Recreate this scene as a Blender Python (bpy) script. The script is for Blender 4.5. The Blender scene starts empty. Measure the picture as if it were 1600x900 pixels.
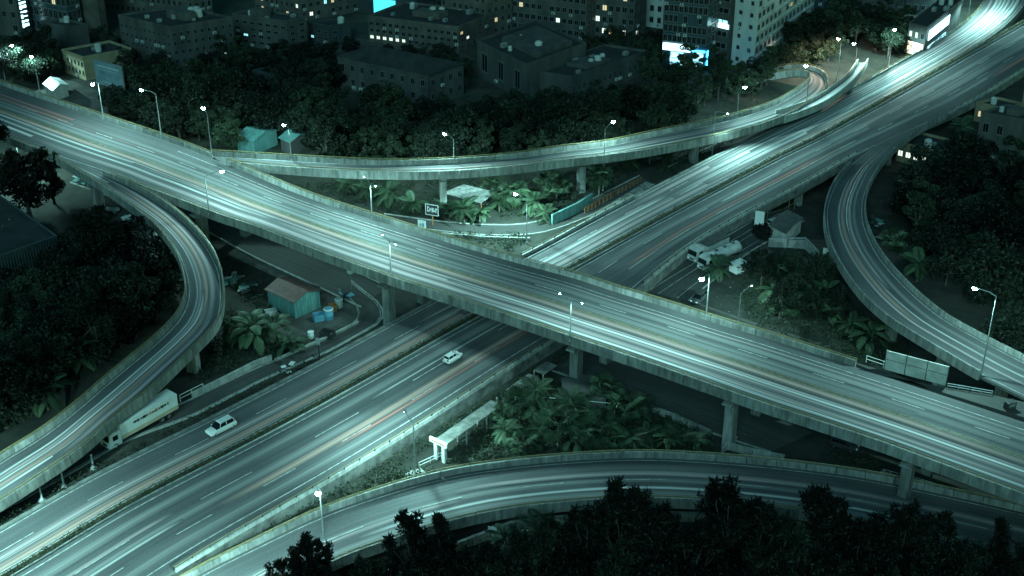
import bpy, math, random
import numpy as np
from mathutils import Vector, Matrix
random.seed(7); rng = np.random.default_rng(7)
S = bpy.context.scene
COL = S.collection
R = math.radians

# ------------------------------------------------------------------ camera
FPX, PITCH, CAMH = 2195.0, R(29.4), 125.0
sp, cp = math.sin(PITCH), math.cos(PITCH)
cam = bpy.data.cameras.new('camera'); cam.sensor_width = 36; cam.lens = 36*FPX/1600
cam.clip_start = 1; cam.clip_end = 6000
camo = bpy.data.objects.new('camera', cam); COL.objects.link(camo)
camo.location = (0, 0, CAMH); camo.rotation_euler = (math.pi/2-PITCH, 0, 0)
S.camera = camo

# ------------------------------------------------------------------ night sky, soft city glow, exposure
W = bpy.data.worlds.new('World'); S.world = W; W.use_nodes = True
wn = W.node_tree; bg = wn.nodes['Background']
sky = wn.nodes.new('ShaderNodeTexSky'); sky.sky_type = 'NISHITA'; sky.sun_disc = False
sky.sun_elevation = R(4); sky.sun_rotation = R(168)
tint = wn.nodes.new('ShaderNodeMixRGB'); tint.blend_type = 'MULTIPLY'; tint.inputs[0].default_value = 1
tint.inputs[2].default_value = (.24, .90, 1.0, 1)
wn.links.new(sky.outputs[0], tint.inputs[1]); wn.links.new(tint.outputs[0], bg.inputs[0])
bg.inputs[1].default_value = 0.05
sl = bpy.data.lights.new('city_glow', 'SUN'); sl.energy = 0.44; sl.angle = R(25); sl.color = (.36, .93, .96)  # sun lamp added as city glow from the camera side
so = bpy.data.objects.new('city_glow', sl); COL.objects.link(so)
so.rotation_euler = (R(56), R(0), R(-12))
S.view_settings.view_transform = 'Standard'; S.view_settings.look = 'None'
S.view_settings.exposure = 1.25; S.view_settings.gamma = 1.0
S.render.engine = 'CYCLES'
S.cycles.use_denoising = True
S.cycles.max_bounces = 4; S.cycles.diffuse_bounces = 3; S.cycles.glossy_bounces = 2
S.cycles.transparent_max_bounces = 4; S.cycles.sample_clamp_indirect = 3
LAMP_W = 3500.0                       # power of one street lamp
LAMP_C = (.46, 1.0, .95)              # cold mercury green of the street lamps

# ------------------------------------------------------------------ geometry helpers
def P(x, y, z=0.0):
    a = (x-800)/FPX; b = (450-y)/FPX
    d = Vector((a, cp+b*sp, -sp+b*cp)); t = (z-CAMH)/d.z
    return Vector((0, 0, CAMH)) + t*d
def Q(p):
    Z = p[2]-CAMH; zc = p[1]*cp-Z*sp; yc = p[1]*sp+Z*cp
    return 800+FPX*p[0]/zc, 450-FPX*yc/zc
GZ = -2.0
DIP = P(1500, 300, -7)
def gz(x, y):
    d2 = ((x-DIP.x)**2+(y-DIP.y)**2)/(46.0**2)
    return GZ - 5.5*math.exp(-d2*d2)
def G(x, y, dz=0.0):                  # the ground point seen at a pixel
    z = GZ
    for _ in range(6):
        p = P(x, y, z); z = gz(p.x, p.y)
    p = P(x, y, z); p.z = z+dz
    return p
def height_to(base, ytop):            # height of a vertical above a ground point that reaches the image row ytop
    lo, hi = 0.0, 110.0
    for _ in range(40):
        m = (lo+hi)/2
        if Q((base.x, base.y, base.z+m))[1] > ytop: lo = m
        else: hi = m
    return lo

class MB:
    def __init__(s): s.v = []; s.f = []; s.uv = {}; s.m = []
    def add(s, vs, fs, mi=0):
        o = len(s.v); s.v += [tuple(p) for p in vs]
        for f in fs: s.f.append(tuple(i+o for i in f)); s.m.append(mi)
    def quad(s, a, b, c, d, mi=0): s.add([a, b, c, d], [(0, 1, 2, 3)], mi)
    def box(s, c, size, rz=0, mi=0, taper=1.0):
        x, y, z = size[0]/2, size[1]/2, size[2]/2
        vs = []
        for dz, k in ((-z, 1.0), (z, taper)):
            for dx, dy in ((-x, -y), (x, -y), (x, y), (-x, y)):
                px, py = dx*k, dy*k
                vs.append((c[0]+px*math.cos(rz)-py*math.sin(rz), c[1]+px*math.sin(rz)+py*math.cos(rz), c[2]+dz))
        s.add(vs, [(3, 2, 1, 0), (4, 5, 6, 7), (0, 1, 5, 4), (1, 2, 6, 5), (2, 3, 7, 6), (3, 0, 4, 7)], mi)
    def prism(s, poly, z0, z1, mi=0):
        n = len(poly)
        vs = [(p[0], p[1], z0) for p in poly]+[(p[0], p[1], z1) for p in poly]
        s.add(vs, [tuple(range(n-1, -1, -1)), tuple(range(n, 2*n))]+[(i, (i+1) % n, n+(i+1) % n, n+i) for i in range(n)], mi)
    def tube(s, pts, r, n=6, mi=0, caps=True):
        pts = [Vector(p) for p in pts]; rs = r if isinstance(r, (list, tuple)) else [r]*len(pts)
        vs = []; N = len(pts)
        for i, p in enumerate(pts):
            d = (pts[min(i+1, N-1)]-pts[max(i-1, 0)]).normalized()
            a = d.cross(Vector((0, 0, 1))) if abs(d.z) < .95 else d.cross(Vector((1, 0, 0)))
            a.normalize(); b = d.cross(a)
            for k in range(n):
                t = 2*math.pi*k/n
                vs.append(p+(a*math.cos(t)+b*math.sin(t))*rs[i])
        fs = [(i*n+k, i*n+(k+1) % n, (i+1)*n+(k+1) % n, (i+1)*n+k) for i in range(N-1) for k in range(n)]
        if caps: fs += [tuple(range(n-1, -1, -1)), tuple(range((N-1)*n, N*n))]
        s.add(vs, fs, mi)
    def lathe(s, prof, n=12, c=(0, 0, 0), mi=0):
        vs = [(c[0]+r*math.cos(2*math.pi*k/n), c[1]+r*math.sin(2*math.pi*k/n), c[2]+z) for r, z in prof for k in range(n)]
        s.add(vs, [(i*n+k, i*n+(k+1) % n, (i+1)*n+(k+1) % n, (i+1)*n+k) for i in range(len(prof)-1) for k in range(n)], mi)
    def mesh(s, name, mats, off=None):
        me = bpy.data.meshes.new(name)
        vs = s.v if off is None else [(p[0]-off[0], p[1]-off[1], p[2]-off[2]) for p in s.v]
        me.from_pydata(vs, [], s.f)
        for m in (mats if isinstance(mats, (list, tuple)) else [mats]): me.materials.append(m)
        if any(s.m): me.polygons.foreach_set('material_index', s.m)
        return me
    def build(s, name, mats, parent=None, world=True, smooth=False):
        """one mesh object; world=True: the vertices are world coordinates, moved into the space of the thing"""
        off = None
        if world and parent is not None:
            t = parent
            while t.parent: t = t.parent
            off = t.location
        me = s.mesh(name, mats, off)
        if smooth: me.polygons.foreach_set('use_smooth', [True]*len(me.polygons))
        return link(name, me, parent)
def link(name, me, parent=None):
    o = bpy.data.objects.new(name, me); COL.objects.link(o)
    if parent is not None: o.parent = parent
    return o
def tag(o, label=None, cat=None, group=None, kind=None):
    if label: o['label'] = label
    if cat: o['category'] = cat
    if group: o['group'] = group
    if kind: o['kind'] = kind
    return o
def thing(name, label, cat, loc=(0, 0, 0), rz=0, group=None, kind=None):
    o = bpy.data.objects.new(name, None); COL.objects.link(o); o.empty_display_size = .3
    o.location = loc; o.rotation_euler = (0, 0, rz)
    return tag(o, label, cat, group, kind)
def copy_tree(o, parent=None):
    c = o.copy(); COL.objects.link(c); c.parent = parent
    for ch in list(o.children): copy_tree(ch, c)
    return c
def npmesh(name, V, F, mats, mi=None):
    me = bpy.data.meshes.new(name)
    V = np.asarray(V, dtype=np.float32); F = np.asarray(F, dtype=np.int32); k = F.shape[1]
    me.vertices.add(len(V)); me.vertices.foreach_set('co', V.ravel())
    me.loops.add(F.size); me.loops.foreach_set('vertex_index', F.ravel())
    me.polygons.add(len(F)); me.polygons.foreach_set('loop_start', np.arange(len(F), dtype=np.int32)*k)
    for m in (mats if isinstance(mats, (list, tuple)) else [mats]): me.materials.append(m)
    if mi is not None: me.polygons.foreach_set('material_index', np.asarray(mi, dtype=np.int32))
    me.update(calc_edges=True)
    return me

# ------------------------------------------------------------------ materials
def mat(name, c1, c2=None, scale=1.0, rough=.8, metal=0, emit=None, es=0, bump=0, detail=4, lo=.35, hi=.65, stretch=None, spec=None):
    m = bpy.data.materials.new(name); m.use_nodes = True; nt = m.node_tree
    b = nt.nodes['Principled BSDF']; b.inputs['Roughness'].default_value = rough; b.inputs['Metallic'].default_value = metal
    b.inputs['Base Color'].default_value = (*c1, 1)
    if spec is not None: b.inputs['Specular IOR Level'].default_value = spec
    if c2 is not None or bump:
        g = nt.nodes.new('ShaderNodeNewGeometry'); mp = nt.nodes.new('ShaderNodeMapping')
        if stretch: mp.inputs['Scale'].default_value = stretch
        nt.links.new(g.outputs['Position'], mp.inputs['Vector'])
        n = nt.nodes.new('ShaderNodeTexNoise'); n.inputs['Scale'].default_value = scale; n.inputs['Detail'].default_value = detail
        n.inputs['Roughness'].default_value = .65
        nt.links.new(mp.outputs[0], n.inputs['Vector'])
        if c2 is not None:
            r = nt.nodes.new('ShaderNodeValToRGB'); r.color_ramp.elements[0].position = lo; r.color_ramp.elements[1].position = hi
            r.color_ramp.elements[0].color = (*c1, 1); r.color_ramp.elements[1].color = (*c2, 1)
            nt.links.new(n.outputs['Fac'], r.inputs[0]); nt.links.new(r.outputs[0], b.inputs['Base Color'])
        if bump:
            bp = nt.nodes.new('ShaderNodeBump'); bp.inputs['Strength'].default_value = bump; bp.inputs['Distance'].default_value = .1
            nt.links.new(n.outputs['Fac'], bp.inputs['Height']); nt.links.new(bp.outputs[0], b.inputs['Normal'])
    if emit is not None:
        b.inputs['Emission Color'].default_value = (*emit, 1); b.inputs['Emission Strength'].default_value = es
    return m
def vary(m, lo=.6, hi=1.35):
    """every object that wears the material gets its own tone"""
    nt = m.node_tree; b = nt.nodes['Principled BSDF']; src = b.inputs['Base Color'].links[0].from_socket if b.inputs['Base Color'].links else None
    oi = nt.nodes.new('ShaderNodeObjectInfo'); mr = nt.nodes.new('ShaderNodeMapRange'); mr.inputs[3].default_value = lo; mr.inputs[4].default_value = hi
    nt.links.new(oi.outputs['Random'], mr.inputs[0]); vm = nt.nodes.new('ShaderNodeVectorMath'); vm.operation = 'SCALE'
    if src: nt.links.new(src, vm.inputs[0])
    else: vm.inputs[0].default_value = b.inputs['Base Color'].default_value[:3]
    nt.links.new(mr.outputs[0], vm.inputs['Scale']); nt.links.new(vm.outputs[0], b.inputs['Base Color']); return m
def leafmat(name, c1, c2, scale=.6):
    m = mat(name, c1, c2, scale, rough=.55, spec=.25)
    nt = m.node_tree; b = nt.nodes['Principled BSDF']; o = nt.nodes['Material Output']
    tr = nt.nodes.new('ShaderNodeBsdfTranslucent'); mx = nt.nodes.new('ShaderNodeMixShader'); mx.inputs[0].default_value = .2
    tr.inputs['Color'].default_value = (*[c*1.2 for c in c2], 1)
    nt.links.new(b.outputs[0], mx.inputs[1]); nt.links.new(tr.outputs[0], mx.inputs[2]); nt.links.new(mx.outputs[0], o.inputs['Surface'])
    return vary(m, .45, 1.5)
def roadmat(name, dark, light, trail=False):
    """asphalt: fine grain, patches, and streaks of wear along the lanes (UV: metres along, metres across)"""
    m = bpy.data.materials.new(name); m.use_nodes = True; nt = m.node_tree; N = nt.nodes; L = nt.links
    b = N['Principled BSDF']; b.inputs['Roughness'].default_value = .8; b.inputs['Specular IOR Level'].default_value = .25
    g = N.new('ShaderNodeNewGeometry')
    n1 = N.new('ShaderNodeTexNoise'); n1.inputs['Scale'].default_value = .09; n1.inputs['Detail'].default_value = 5
    n2 = N.new('ShaderNodeTexNoise'); n2.inputs['Scale'].default_value = 3.0; n2.inputs['Detail'].default_value = 6
    L.new(g.outputs['Position'], n1.inputs['Vector']); L.new(g.outputs['Position'], n2.inputs['Vector'])
    uv = N.new('ShaderNodeUVMap'); uv.uv_map = 'UVMap'
    mp = N.new('ShaderNodeMapping'); mp.inputs['Scale'].default_value = (.018, 1.3, 1)
    L.new(uv.outputs[0], mp.inputs[0])
    n3 = N.new('ShaderNodeTexNoise'); n3.inputs['Scale'].default_value = 1.0; n3.inputs['Detail'].default_value = 3; n3.inputs['Roughness'].default_value = .6
    L.new(mp.outputs[0], n3.inputs['Vector'])
    a = N.new('ShaderNodeMath'); a.operation = 'MULTIPLY_ADD'; a.inputs[1].default_value = .45
    L.new(n1.outputs['Fac'], a.inputs[0])
    a2 = N.new('ShaderNodeMath'); a2.operation = 'MULTIPLY'; a2.inputs[1].default_value = .3
    L.new(n2.outputs['Fac'], a2.inputs[0]); L.new(a2.outputs[0], a.inputs[2])
    a3 = N.new('ShaderNodeMath'); a3.operation = 'MULTIPLY_ADD'; a3.inputs[1].default_value = .75
    L.new(n3.outputs['Fac'], a3.inputs[0]); L.new(a.outputs[0], a3.inputs[2])
    r = N.new('ShaderNodeValToRGB'); e = r.color_ramp.elements
    e[0].position = .52; e[0].color = (*dark, 1); e[1].position = .98; e[1].color = (*light, 1)
    L.new(a3.outputs[0], r.inputs[0])
    col = r.outputs[0]
    if trail:                                     # vehicle light painted into the colour as a pale track: ragged towards its edges
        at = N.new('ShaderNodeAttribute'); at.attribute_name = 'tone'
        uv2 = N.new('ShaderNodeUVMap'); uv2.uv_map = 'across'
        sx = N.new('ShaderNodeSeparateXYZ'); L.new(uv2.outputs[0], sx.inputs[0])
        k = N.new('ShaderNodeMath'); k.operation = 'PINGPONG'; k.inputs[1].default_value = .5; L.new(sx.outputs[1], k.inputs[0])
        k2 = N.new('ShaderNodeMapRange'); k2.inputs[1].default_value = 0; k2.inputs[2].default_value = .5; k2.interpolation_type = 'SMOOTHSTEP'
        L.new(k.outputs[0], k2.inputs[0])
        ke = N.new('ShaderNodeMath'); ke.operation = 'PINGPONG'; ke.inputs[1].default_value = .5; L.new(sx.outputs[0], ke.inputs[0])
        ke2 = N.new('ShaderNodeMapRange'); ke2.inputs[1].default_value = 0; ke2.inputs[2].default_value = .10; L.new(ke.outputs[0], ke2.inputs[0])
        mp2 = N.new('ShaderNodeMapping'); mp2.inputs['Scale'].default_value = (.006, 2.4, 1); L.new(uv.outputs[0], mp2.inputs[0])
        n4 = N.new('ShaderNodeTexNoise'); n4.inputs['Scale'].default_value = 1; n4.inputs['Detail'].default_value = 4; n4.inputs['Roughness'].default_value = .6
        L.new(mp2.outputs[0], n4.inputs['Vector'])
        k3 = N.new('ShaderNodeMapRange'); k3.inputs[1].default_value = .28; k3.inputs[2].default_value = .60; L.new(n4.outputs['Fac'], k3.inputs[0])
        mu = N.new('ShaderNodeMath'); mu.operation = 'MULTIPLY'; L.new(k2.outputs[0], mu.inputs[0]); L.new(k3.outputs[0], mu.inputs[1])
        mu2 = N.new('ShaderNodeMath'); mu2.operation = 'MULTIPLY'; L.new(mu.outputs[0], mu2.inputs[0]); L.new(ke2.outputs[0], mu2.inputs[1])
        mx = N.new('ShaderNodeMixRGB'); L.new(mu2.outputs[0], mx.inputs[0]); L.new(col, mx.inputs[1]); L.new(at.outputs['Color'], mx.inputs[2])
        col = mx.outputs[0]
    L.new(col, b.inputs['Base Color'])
    bp = N.new('ShaderNodeBump'); bp.inputs['Strength'].default_value = .15; bp.inputs['Distance'].default_value = .03
    L.new(n2.outputs['Fac'], bp.inputs['Height']); L.new(bp.outputs[0], b.inputs['Normal'])
    return m
ASPH_D, ASPH_L = (.058, .059, .061), (.135, .135, .138)
M = {}
M['asphalt'] = roadmat('asphalt', ASPH_D, ASPH_L)
M['trail'] = roadmat('light_trail_asphalt', ASPH_D, ASPH_L, True)  # asphalt with vehicle light trails painted in
M['lane'] = roadmat('old_asphalt', (.035, .036, .035), (.09, .09, .085))
M['conc'] = vary(mat('concrete', (.11, .115, .105), (.34, .34, .32), 1.3, .85, bump=.25, stretch=(1, 1, .22), lo=.3, hi=.7), .75, 1.2)
M['conc_l'] = vary(mat('pale_concrete', (.20, .20, .19), (.44, .44, .41), 1.2, .85, bump=.2, stretch=(1, 1, .25), lo=.3, hi=.7), .8, 1.15)
M['conc_d'] = mat('grimy_concrete', (.08, .08, .075), (.22, .22, .20), .6, .9, bump=.2)
M['paint'] = mat('road_paint', (.18, .18, .175), (.55, .55, .53), 1.2, .6, lo=.32, hi=.62)
M['ypaint'] = mat('yellow_road_paint', (.12, .11, .06), (.30, .27, .13), 1.5, .6)
M['rail'] = mat('ochre_rail_paint', (.17, .13, .06), (.28, .23, .11), 2, .5)
M['steel'] = mat('galvanised_steel', (.32, .34, .34), (.45, .46, .46), 2, .45, .6)
M['dsteel'] = mat('dark_steel', (.05, .05, .05), (.09, .09, .09), 2, .5, .5)
M['lampglow'] = mat('lamp_lens_lit', (.8, .9, .9), emit=(.55, 1, .92), es=60)
M['lampwarm'] = mat('lamp_lens_lit_warm', (.9, .85, .8), emit=(1, .86, .62), es=60)
M['lampoff'] = mat('lamp_lens_dull', (.4, .42, .42), rough=.2)
M['ground'] = mat('soil_and_grass', (.012, .016, .012), (.045, .046, .036), .22, .95, bump=.4, detail=8)
M['yard'] = mat('yard_dirt', (.04, .04, .036), (.10, .097, .088), .3, .95, detail=8)
M['leaf'] = leafmat('leaf_dark', (.006, .011, .008), (.024, .034, .022))
M['leaf2'] = leafmat('leaf_mid', (.012, .022, .013), (.044, .062, .036))
M['leaf3'] = leafmat('leaf_black_green', (.003, .005, .004), (.010, .014, .010))
M['palm'] = leafmat('palm_leaf', (.022, .045, .024), (.075, .115, .065), .4)
M['bark'] = mat('bark', (.03, .026, .02), (.08, .07, .055), 3, .9, bump=.5)
M['palmbark'] = mat('palm_bark', (.10, .095, .08), (.22, .21, .18), 2, .9, bump=.4)
M['glass'] = mat('dark_glass', (.008, .010, .012), rough=.15)
M['wframe'] = mat('window_frame', (.10, .105, .11), rough=.6)
M['lit_w'] = mat('lit_window', (.8, .8, .75), emit=(.85, .95, .80), es=.5)
M['lit_y'] = mat('lit_window_warm', (.8, .7, .5), emit=(1, .72, .38), es=.28)
M['lit_c'] = mat('lit_window_cold', (.7, .8, .8), emit=(.35, .95, 1), es=.45)
M['white'] = mat('white_paint', (.70, .70, .68), (.80, .80, .78), 1, .35)
M['dirtywhite'] = mat('weathered_white', (.34, .35, .34), (.55, .55, .53), .5, .7)
M['black'] = mat('black_rubber', (.012, .012, .012), rough=.7)
M['chrome'] = mat('alloy', (.5, .5, .5), rough=.3, metal=.8)
M['teal'] = mat('teal_sheet_metal', (.07, .18, .175), (.16, .34, .325), 1.6, .6, stretch=(1, 1, .2), lo=.3, hi=.7)
M['blue'] = mat('blue_plastic', (.10, .30, .42), (.16, .38, .48), 2, .4)
M['redroof'] = mat('red_roof_sheet', (.06, .028, .024), (.13, .055, .045), 1.0, .7)
M['rust'] = mat('rusty_orange', (.25, .10, .04), (.38, .17, .07), 2, .7)
M['beige'] = mat('beige_tarpaulin', (.48, .38, .26), (.58, .48, .34), 1, .7)
M['fabric'] = mat('dark_tarpaulin', (.02, .022, .024), (.05, .055, .055), 1, .8)
M['headl'] = mat('headlight_lens', (.9, .9, .9), rough=.1)
M['taill'] = mat('tail_lamp', (.35, .02, .015), rough=.2)
M['warmwhite'] = mat('lit_sign_warm', (.9, .85, .75), emit=(1, .80, .50), es=.9)
M['coldsign'] = mat('lit_sign_cold', (.8, .9, .95), emit=(.50, .93, 1), es=1.6)
def screenmat(name, ca, cb, es):
    m = mat(name, (.1, .3, .35)); nt = m.node_tree; b = nt.nodes['Principled BSDF']
    g = nt.nodes.new('ShaderNodeNewGeometry'); mp = nt.nodes.new('ShaderNodeMapping'); mp.inputs['Scale'].default_value = (.35, .35, 2.2); nt.links.new(g.outputs['Position'], mp.inputs[0])
    n = nt.nodes.new('ShaderNodeTexNoise'); n.inputs['Scale'].default_value = 1.1; n.inputs['Detail'].default_value = 3; nt.links.new(mp.outputs[0], n.inputs['Vector'])
    r = nt.nodes.new('ShaderNodeValToRGB'); r.color_ramp.elements[0].position = .42; r.color_ramp.elements[1].position = .6; r.color_ramp.elements[0].color = (*ca, 1); r.color_ramp.elements[1].color = (*cb, 1)
    nt.links.new(n.outputs['Fac'], r.inputs[0]); nt.links.new(r.outputs[0], b.inputs['Emission Color']); b.inputs['Emission Strength'].default_value = es; return m
M['shopscreen'] = screenmat('shop_screen', (.03, .25, .40), (.55, .95, 1), .9)
M['cyan'] = mat('screen_cyan', (.1, .5, .6), (.2, .8, .9), 3, emit=(.08, .75, .95), es=.5)
M['bluelit'] = mat('blue_tube_light', (.1, .4, .8), emit=(.05, .5, 1), es=3)
M['redsign'] = mat('lit_sign_red', (.7, .1, .1), emit=(1, .08, .06), es=3)

# ------------------------------------------------------------------ roads as strips between two edge lines
def catmull(p0, p1, p2, p3, t):
    return .5*((2*p1)+(-p0+p2)*t+(2*p0-5*p1+4*p2-p3)*t*t+(-p0+3*p1-3*p2+p3)*t*t*t)
def spline(pts, n=10):
    out = []
    for i in range(len(pts)-1):
        a = pts[max(i-1, 0)]; b = pts[i]; c = pts[i+1]; d = pts[min(i+2, len(pts)-1)]
        for k in range(n): out.append(catmull(a, b, c, d, k/n))
    out.append(pts[-1].copy()); return out
class Strip:
    def __init__(s, Lp, Rp, ds=2.5):
        L = spline(Lp, 10); Rr = spline(Rp, 10)
        cum = [0.0]
        for i in range(1, len(L)):
            cum.append(cum[-1]+((L[i]+Rr[i])/2-(L[i-1]+Rr[i-1])/2).length)
        n = max(4, int(cum[-1]/ds)); s.L = []; s.R = []; s.n = n; s.len = cum[-1]; s.ds = cum[-1]/n
        j = 0
        for i in range(n+1):
            t = cum[-1]*i/n
            while j < len(cum)-2 and cum[j+1] < t: j += 1
            f = (t-cum[j])/max(1e-6, cum[j+1]-cum[j])
            s.L.append(L[j].lerp(L[j+1], f)); s.R.append(Rr[j].lerp(Rr[j+1], f))
    def at(s, d, v, dz=0.0):
        x = max(0.0, min(s.n-1e-6, d/s.ds)); i = int(x); f = x-i
        a = s.L[i].lerp(s.L[i+1], f); b = s.R[i].lerp(s.R[i+1], f)
        p = a.lerp(b, v); p.z += dz; return p
    def width(s, d): return (s.at(d, 0)-s.at(d, 1)).length
    def dir(s, d): 
        q = s.at(min(d+1, s.len), .5)-s.at(max(d-1, 0), .5); return q.normalized()
    def near(s, p):
        best = min(range(s.n+1), key=lambda i: ((s.L[i]+s.R[i])/2-Vector((p[0], p[1], s.L[i].z))).length)
        return best*s.ds
    def near_edge(s, p, v):
        best = min(range(s.n+1), key=lambda i: (s.L[i].lerp(s.R[i], v)-Vector((p[0], p[1], s.L[i].z))).length)
        return best*s.ds
def pairs(rows, rail=1.0):
    return Strip([P(a, b, z+rail)-Vector((0, 0, rail)) for (a, b), _, z in rows], [P(c, d, z+rail)-Vector((0, 0, rail)) for _, (c, d), z in rows])

def uvset(me, name, per_vert):
    l = me.uv_layers.new(name=name); vi = np.empty(len(me.loops), dtype=np.int32); me.loops.foreach_get('vertex_index', vi)
    l.data.foreach_set('uv', np.asarray(per_vert, dtype=np.float32)[vi].ravel())
def ribbon(st, name, m, parent, v0, v1, d0=0, d1=None, dz=0.0, step=2.5, width=None, tone=None, across=False, nv=1):
    """a sheet on a strip from across-position v0 to v1 (or v0 +- width/2 metres)"""
    d1 = st.len if d1 is None else d1
    n = max(1, int(round((d1-d0)/step))); V = []; uv = []; uv2 = []
    for i in range(n+1):
        d = d0+(d1-d0)*i/n; w = st.width(d)
        a, b = (v0, v1) if width is None else (v0-width/2/w, v0+width/2/w)
        for k in range(nv+1):
            v = a+(b-a)*k/nv
            V.append(tuple(st.at(d, v, dz))); uv.append((d, v*w)); uv2.append((i/n, k/nv))
    F = [(i*(nv+1)+k+1, i*(nv+1)+k, (i+1)*(nv+1)+k, (i+1)*(nv+1)+k+1) for i in range(n) for k in range(nv)]
    t = parent
    off = Vector((0, 0, 0))
    while t is not None:
        off = t.location if t.parent is None else off; t = t.parent
    V = np.array(V)-np.array(off)
    me = npmesh(name, V, F, m); uvset(me, 'UVMap', uv)
    if across: uvset(me, 'across', uv2)
    if tone is not None:
        ca = me.color_attributes.new('tone', 'FLOAT_COLOR', 'POINT')
        ca.data.foreach_set('color', np.tile(np.array([*tone, 1.0], dtype=np.float32), len(V)))
    return link(name, me, parent)
def dashes(st, parent, v, d0=0, d1=None, ln=6, gap=9, w=.16, m='paint', dz=.066):
    d1 = st.len if d1 is None else d1
    d = d0
    while d+ln < d1:
        ribbon(st, 'lane_dash', M[m], parent, v, v, d, d+ln, dz, ln, width=w); d += ln+gap
def line(st, parent, v, d0=0, d1=None, w=.16, m='paint', dz=.064, name='edge_line'):
    return ribbon(st, name, M[m], parent, v, v, d0, d1, dz, 2.5, width=w)
TRAIL_NO = [0]
def trails(st, parent, lst):
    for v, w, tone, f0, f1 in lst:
        TRAIL_NO[0] += 1; a = round(f0*st.n)*st.ds; b = round(f1*st.n)*st.ds
        ribbon(st, 'painted_light_trail', M['trail'], parent, v, v, a, b, .006+.0030*(TRAIL_NO[0] % 17), st.ds, width=w*2.0, tone=tone, across=True, nv=4)  # light trails of passing vehicles, put into the ribbon colour
PALE = (.76, .73, .72); MIDP = (.46, .37, .365); TAN = (.46, .29, .24); PINK = (.55, .19, .15); SOFT = (.24, .235, .23)  # tones of the vehicle light painted on the roads

def sweep(st, name, m, parent, prof, d0, d1, side, step=2.5):
    """a closed profile (metres outward from the edge, metres up) swept along one edge of a strip"""
    n = max(1, int(round((d1-d0)/step))); mb = MB(); k = len(prof); vs = []
    for i in range(n+1):
        d = d0+(d1-d0)*i/n; a = st.at(d, 0); b = st.at(d, 1); o = (a-b); o.z = 0; o.normalize()
        e, o = (a, o) if side == 0 else (b, -o)
        for x, z in prof: vs.append(e+o*x+Vector((0, 0, z)))
    fs = [(i*k+j, i*k+(j+1) % k, (i+1)*k+(j+1) % k, (i+1)*k+j) for i in range(n) for j in range(k)]
    if side == 1: fs = [f[::-1] for f in fs]
    fs += [tuple(range(k)), tuple(range(n*k+k-1, n*k-1, -1))]
    mb.add(vs, fs); return mb.build(name, m, parent)
def parapet(st, root, side, d0=0, d1=None, panel=4.0, h=1.0, drop=.75, m='conc', rail=True):
    d1 = st.len if d1 is None else d1
    n = max(1, int((d1-d0)/panel)); pl = (d1-d0)/n
    for i in range(n):
        jz = random.uniform(-.02, .02)
        sweep(st, 'parapet_panel', M[m], root, [(.02, .0), (.06, h-.25), (.10, h+jz), (.34, h+jz), (.36, -drop), (.02, -drop)], d0+i*pl+.045, d0+(i+1)*pl-.045, side, pl/2)
    if rail:
        mb = MB(); pts = []
        nn = max(2, int((d1-d0)/2.5))
        for i in range(nn+1):
            d = d0+(d1-d0)*i/nn; a = st.at(d, 0); b = st.at(d, 1); o = (a-b).normalized()
            e = a+o*.22 if side == 0 else b-o*.22
            pts.append(e+Vector((0, 0, h+.38))); mb.tube([e+Vector((0, 0, h-.05)), e+Vector((0, 0, h+.36))], .05, 4)
        mb.tube(pts, .075, 5); mb.tube([p-Vector((0, 0, .2)) for p in pts], .045, 4)
        mb.build('handrail', M['rail'], root)
def girder(st, root, depth=1.6, inset=.22, d0=0, d1=None, m='conc_d'):
    d1 = st.len if d1 is None else d1
    n = max(2, int((d1-d0)/3)); vs = []; mb = MB()
    for i in range(n+1):
        d = d0+(d1-d0)*i/n
        for v, z in ((0, -.02), (1, -.02), (1, -.45), (1-inset, -.75), (1-inset-.03, -depth), (inset+.03, -depth), (inset, -.75), (0, -.45)):
            vs.append(st.at(d, v, z))
    k = 8
    fs = [(i*k+j, i*k+(j+1) % k, (i+1)*k+(j+1) % k, (i+1)*k+j) for i in range(n) for j in range(k)]
    fs += [tuple(range(k)), tuple(range(n*k+k-1, n*k-1, -1))]
    mb.add(vs, fs); return mb.build('deck', M[m], root)
def pier(st, root, d, v=.5, depth=1.6, w=(1.7, 1.3), cap=None, m='conc', capv=None):
    c = st.at(d, v); top = c.z-depth-.02; g = gz(c.x, c.y)-.3
    dr = st.dir(d); rz = math.atan2(dr.y, dr.x)
    mb = MB(); capz = .9
    mb.box((c.x, c.y, (g+top-capz)/2), (w[1], w[0], top-capz-g), rz); o = mb.build('pier', M[m], root)
    mb = MB(); cw = cap or w[0]*1.8
    poly = [(-cw/2, 0), (cw/2, 0), (cw/2, -.35), (w[0]/2, -capz), (-w[0]/2, -capz), (-cw/2, -.35)]
    n = len(poly); vs = []
    for t in (-.75, .75):
        for y, z in poly:
            vs.append((c.x+t*math.cos(rz)-y*math.sin(rz), c.y+t*math.sin(rz)+y*math.cos(rz), top+z))
    mb.add(vs, [tuple(range(n)), tuple(range(2*n-1, n-1, -1))]+[(i, n+i, n+(i+1) % n, (i+1) % n) for i in range(n)])
    mb.build('pier_cap', M[m], o)

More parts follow.
